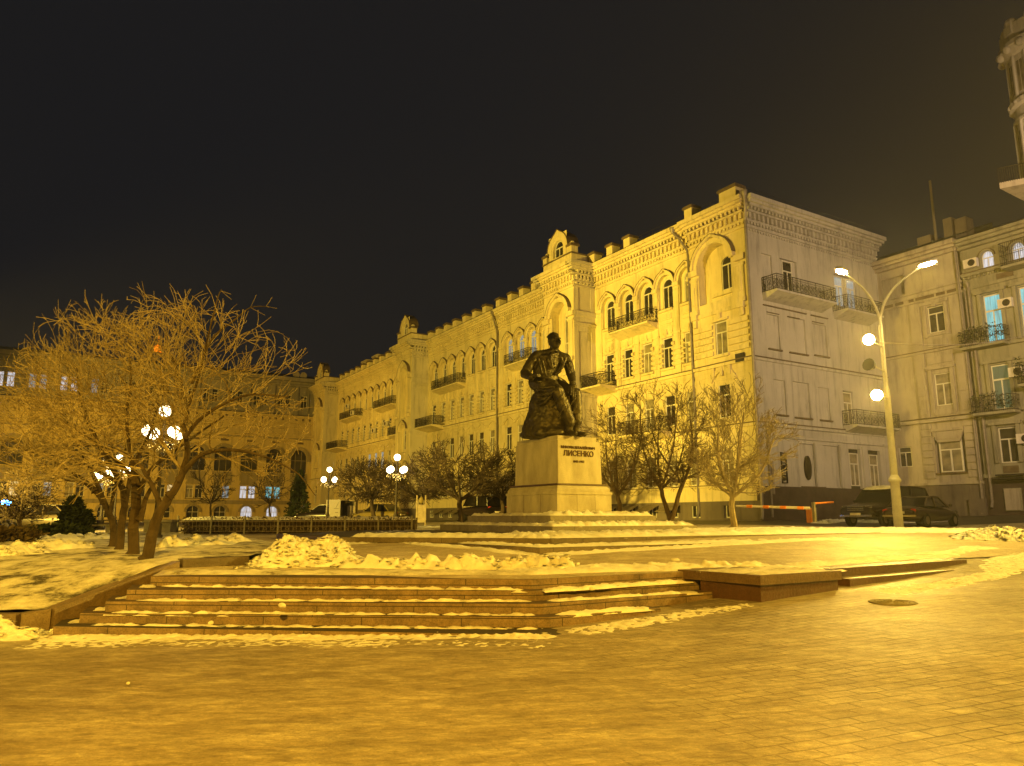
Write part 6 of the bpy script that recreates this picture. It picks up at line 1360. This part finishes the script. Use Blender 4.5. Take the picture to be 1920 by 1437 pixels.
# lawns, hedge top, right hand bank, verge by the pole
ribbon('snow_on_hedge', 'uneven white snow lying on the hedge top', [HA + nn * 1.2 + Vector((0, 0, .58)), HB_ + nn * 1.2 + Vector((0, 0, .58))], 1.7, .10, 101, 'snow', 1.0, ds=.2, ridge=False)
ribbon('snow_bank', 'ridge of shovelled snow on the lawn behind the trunks', [P(300, 1030, .85), P(400, 1024, .85), P(455, 1018, .87)], 1.0, .22, 102, 'snow', .8, base=lambda x, y: LT(x, y))
ribbon('snow_bank', 'broad snow ridge on the left lawn', [P(-40, 1045, .75), P(60, 1036, .78), P(180, 1032, .8)], 1.6, .22, 103, 'snow', .8, base=lambda x, y: LT(x, y), nw=14)
ribbon('snow_bank', 'snow ridge at the far edge of the left lawn', [P(20, 1015, .88), P(120, 1016, .88), P(200, 1012, .9)], 1.6, .2, 104, 'snow', .8, nw=12)
ribbon('snow_bank', 'low white verge of snow around the tall pole', [P(1250, 997, 1.08), P(1450, 996, 1.08), P(1600, 996, 1.08), P(1700, 996, 1.08), P(1850, 995, 1.09)], 4.4, .10, 106, 'snow', .9, ds=.12, nw=30, ridge=False, base=Tz)
ribbon('snow_bank', 'small snow heap beside the concrete blocks', [P(1535, 985, 1.2), P(1570, 984, 1.2), P(1680, 985, 1.2), P(1790, 983, 1.24)], 1.1, .16, 107, 'snow', .6, ds=.1, base=Tz)
ribbon('snow_bank', 'ploughed snow along the far pavement left of the monument', [P(760, 992, 1.0), P(830, 990, 1.02)], 1.5, .12, 108, 'snow', .8, ds=.15)
ribbon('snow_bank', 'bright snow bank between the monument and the fence', [P(640, 1012, .92), P(720, 1003, .95), P(800, 996, .97)], 1.4, .1, 109, 'snow', .8, ds=.12)
# loose lumps
rg = random.Random(5)
for k, (px, py, z, r) in enumerate(((528, 1139, .31, .05), (541, 1171, .0, .035), (240, 1283, -.05, .017), (516, 1098, .465, .045), (776, 1162, -.02, .07), (1265, 1062, .58, .12), (1690, 1063, .5, .12), (395, 1171, .02, .04), (1110, 1106, .465, .04))):
    p = P(px, py, z); b = MB(); b.ball((0, 0, 0), r, 10, 7, (1.2, 1, .8)); b.v = [tuple(Vector(v_) * (1 + .35 * fbm(v_[0] * 12 + k, v_[1] * 12, v_[2] * 12))) for v_ in b.v]
    tag(b.build('snow_lump', 'snow', None, (p.x, p.y, z + r * .55), smooth=True), ['fist sized snow lump on the third granite step', 'tiny snow lump near the bottom step', 'lone white snow crumb on the plaza paving', 'snow lump on the second step from the top', 'flat snow lump at the foot of the steps', 'large snow clod on the terrace ridge', 'large snow clod by the shallow right steps', 'small snow crumb on the left lowest step', 'snow lump on the right flight top tread'][k], 'snow lump', 'loose snow lumps')
# ------------------------------------------------------------------ small things
mh = P(1674, 1131, .25); mh.z = Rz(mh.x, mh.y) + .004
b = MB(); b.lathe((0, 0, 0), [(.36, -.03), (.36, .008), (.33, .012), (.33, .004), (.30, .004)], 28)
for k in range(6):
    for r_ in (.08, .17, .26): b.tube([(r_ * math.cos(a), r_ * math.sin(a), .007) for a in [k * 1.05 + .1 + j * .2 for j in range(5)]], .012, 4)
tag(b.build('manhole_cover', 'conc', None, tuple(mh)), 'round iron manhole cover in the plaza paving at right', 'manhole cover')
# barrier
B1, B2 = P(1520, 985, 1.19), P(1446, 979, 1.24)
br = thing('barrier', 'long white and orange barrier arm resting on two orange posts', 'barrier', tuple(B1))
def bpost(p, h, wd=.17):
    q_ = p - B1; b = MB(); b.rbox((q_.x, q_.y, 0), D2, D1, wd * .9, .12, -.1, h); b.build('post', 'orange', br); return q_
bpost(B1, .92); b = MB(); q_ = D2 * .30; b.rbox(tuple(q_), D2, D1, .14, .13, -.1, .93); b.build('counterweight_box', 'conc', br); bpost(B2, .84, .14)
aa = Pt(1512, 953, 31.8) - B1; ab = Pt(1380, 949, 33.5) - B1; b = MB(); b.tube([aa + Vector((.15, 0, 0)), ab], [.07, .05], 6); b.build('arm', 'whitep', br)
for k in (0, 1, 2, 3): b = MB(); b.tube([aa.lerp(ab, .04 + .24 * k), aa.lerp(ab, .12 + .24 * k)], .0735, 6); b.build('stripe', 'orange', br)
B3 = P(1560, 978, 1.3); b2_ = thing('barrier', 'second thin orange barrier arm nearer the parked cars', 'barrier', tuple(Pt(1526, 955, 33)))
ab = Pt(1562, 942, 34.5) - Pt(1526, 955, 33); b = MB(); b.tube([(0, 0, .25), tuple(ab)], .045, 6); b.build('arm', 'orange', b2_); b = MB(); b.rbox((0, 0, 0), D2, D1, .06, .06, -.55, .3); b.build('post', 'conc', b2_)
for k, (x0, x1, y0, y1, z, lb) in enumerate(((1529, 1554, 969, 981, 1.22, 'concrete block with a snow cap right of the barrier post'), (1583, 1618, 964, 977, 1.26, 'long concrete block in front of the dark off road car'), (1634, 1659, 961, 974, 1.3, 'snowy concrete block between the two parked cars'), (1385, 1400, 968, 978, 1.3, 'small grey concrete block beside the tree'))):
    p0_, p1_ = P(x0, y1, z), P(x1, y1, z); wd = (p1_ - p0_).length; hh = wd * (y1 - y0) / (x1 - x0); b = MB(); b.rbox((0, 0, 0), Vector((.95, .3, 0)), Vector((-.3, .95, 0)), wd * .46, .22, -.1, hh)
    c = (p0_ + p1_) / 2; tag(b.build('concrete_block', 'conc', None, (c.x, c.y, z)), lb, 'concrete block', 'concrete blocks along the parking')
    bv = bpy.data.objects[-1] if False else None
# signboards and kiosk behind the hedge
kc = Pt(652, 975, 58)
kt = thing('kiosk', 'open dark kiosk frame beside a white board behind the hedge', 'kiosk', (kc.x, kc.y, 1.2)); s_ = 58 / F
b = MB(); w2, h2 = 30 * s_ / 2, 42 * s_; b.box(-w2, -w2 + .08, -.3, .6, 0, h2); b.box(w2 - .08, w2, -.3, .6, 0, h2); b.box(-w2, w2, -.3, .6, h2 - .08, h2); b.box(-w2, w2, -.3, .6, 0, .08); b.build('frame', 'awn', kt)
b = MB(); b.box(-w2 + .08, w2 - .08, .5, .58, .08, h2 - .08); b.build('dark_back', 'glass', kt); b = MB(); b.box(-.1, w2 - .1, .2, .24, .1, h2 * .75); b.box(0, w2 - .2, .05, .2, .6, .66); b.build('inner_panel', 'awn', kt)
sc_ = Pt(624, 975, 57); sg = thing('notice_board', 'large white board with dark marks leaning beside the kiosk', 'board', (sc_.x, sc_.y, 1.2)); b = MB(); b.box(-.55, .55, -.04, .04, 0, 1.75); b.build('panel', 'signw', sg)
b = MB(); b.box(.1, .45, -.05, -.042, .35, .39); b.box(.15, .4, -.05, -.042, .75, .79); b.box(.05, .42, -.05, -.042, 1.05, 1.08); b.tube([(.2, -.045, 1.1), (.42, -.045, 1.55)], .012, 4); b.build('marks', 'iron', sg)
ic = Pt(789, 985, 44); it = thing('information_stand', 'tall dark information stand with a small golden badge', 'information stand', (ic.x, ic.y, 1.0)); 
b = MB(); b.box(-.30, -.22, -.05, .05, 0, 1.9); b.box(.22, .30, -.05, .05, 0, 1.9); b.box(-.22, .22, -.03, .03, .3, 1.35); b.build('frame', 'fence', it); b = MB(); b.ball((0, -.06, 1.6), 1, 10, 6, (.13, .03, .2)); b.build('badge', 'caryel2', it)
b = MB(); pl_ = Pt(300, 998, 31); b.box(-.55, .55, -.3, .3, 0, .62); b.box(-.62, .62, -.36, .36, .62, .72); tag(b.build('stone_planter', 'conc', None, (pl_.x, pl_.y, .78)), 'square stone planter behind the old tree trunks', 'planter')
b = MB(); pl_ = P(187, 1003, .9); b.box(-.5, .5, -.18, .18, .36, .44); b.box(-.45, -.3, -.15, .15, 0, .36); b.box(.3, .45, -.15, .15, 0, .36); tag(b.build('stone_bench', 'conc', None, (pl_.x, pl_.y, .88)), 'low stone bench left of the old tree trunks', 'bench')
og = Pt(296, 655, 16.2); b = MB(); b.box(-.06, .06, -.05, .05, -.07, .05); b.add([(-.07, -.06, .05), (.07, -.06, .05), (.07, .06, .05), (-.07, .06, .05), (0, 0, .11)], [(0, 1, 4), (1, 2, 4), (2, 3, 4), (3, 0, 4)]); b.tube([(0, 0, .1), (0, 0, .3)], .006, 4)
tag(b.build('bird_feeder', 'orange', None, tuple(og)), 'small orange bird feeder hanging in the old tree crown', 'bird feeder')
# ------------------------------------------------------------------ haze volume, added to give the lamps halos
b = MB(); b.box(-206, 206, -45, 236, -3, 34)
hz = b.build('haze', 'snow'); hz['kind'] = 'stuff'; hz['label'] = 'thin haze added to give the lamps halos'
m = bpy.data.materials.new('haze'); m.use_nodes = True; nt = m.node_tree; nt.nodes.clear(); o_ = nt.nodes.new('ShaderNodeOutputMaterial'); v_ = nt.nodes.new('ShaderNodeVolumePrincipled')
v_.inputs['Density'].default_value = .0010; v_.inputs['Anisotropy'].default_value = .78; v_.inputs['Color'].default_value = (.9, .9, .9, 1); nt.links.new(v_.outputs[0], o_.inputs['Volume'])
hz.data.materials[0] = m
SC.cycles.volume_bounces = 0
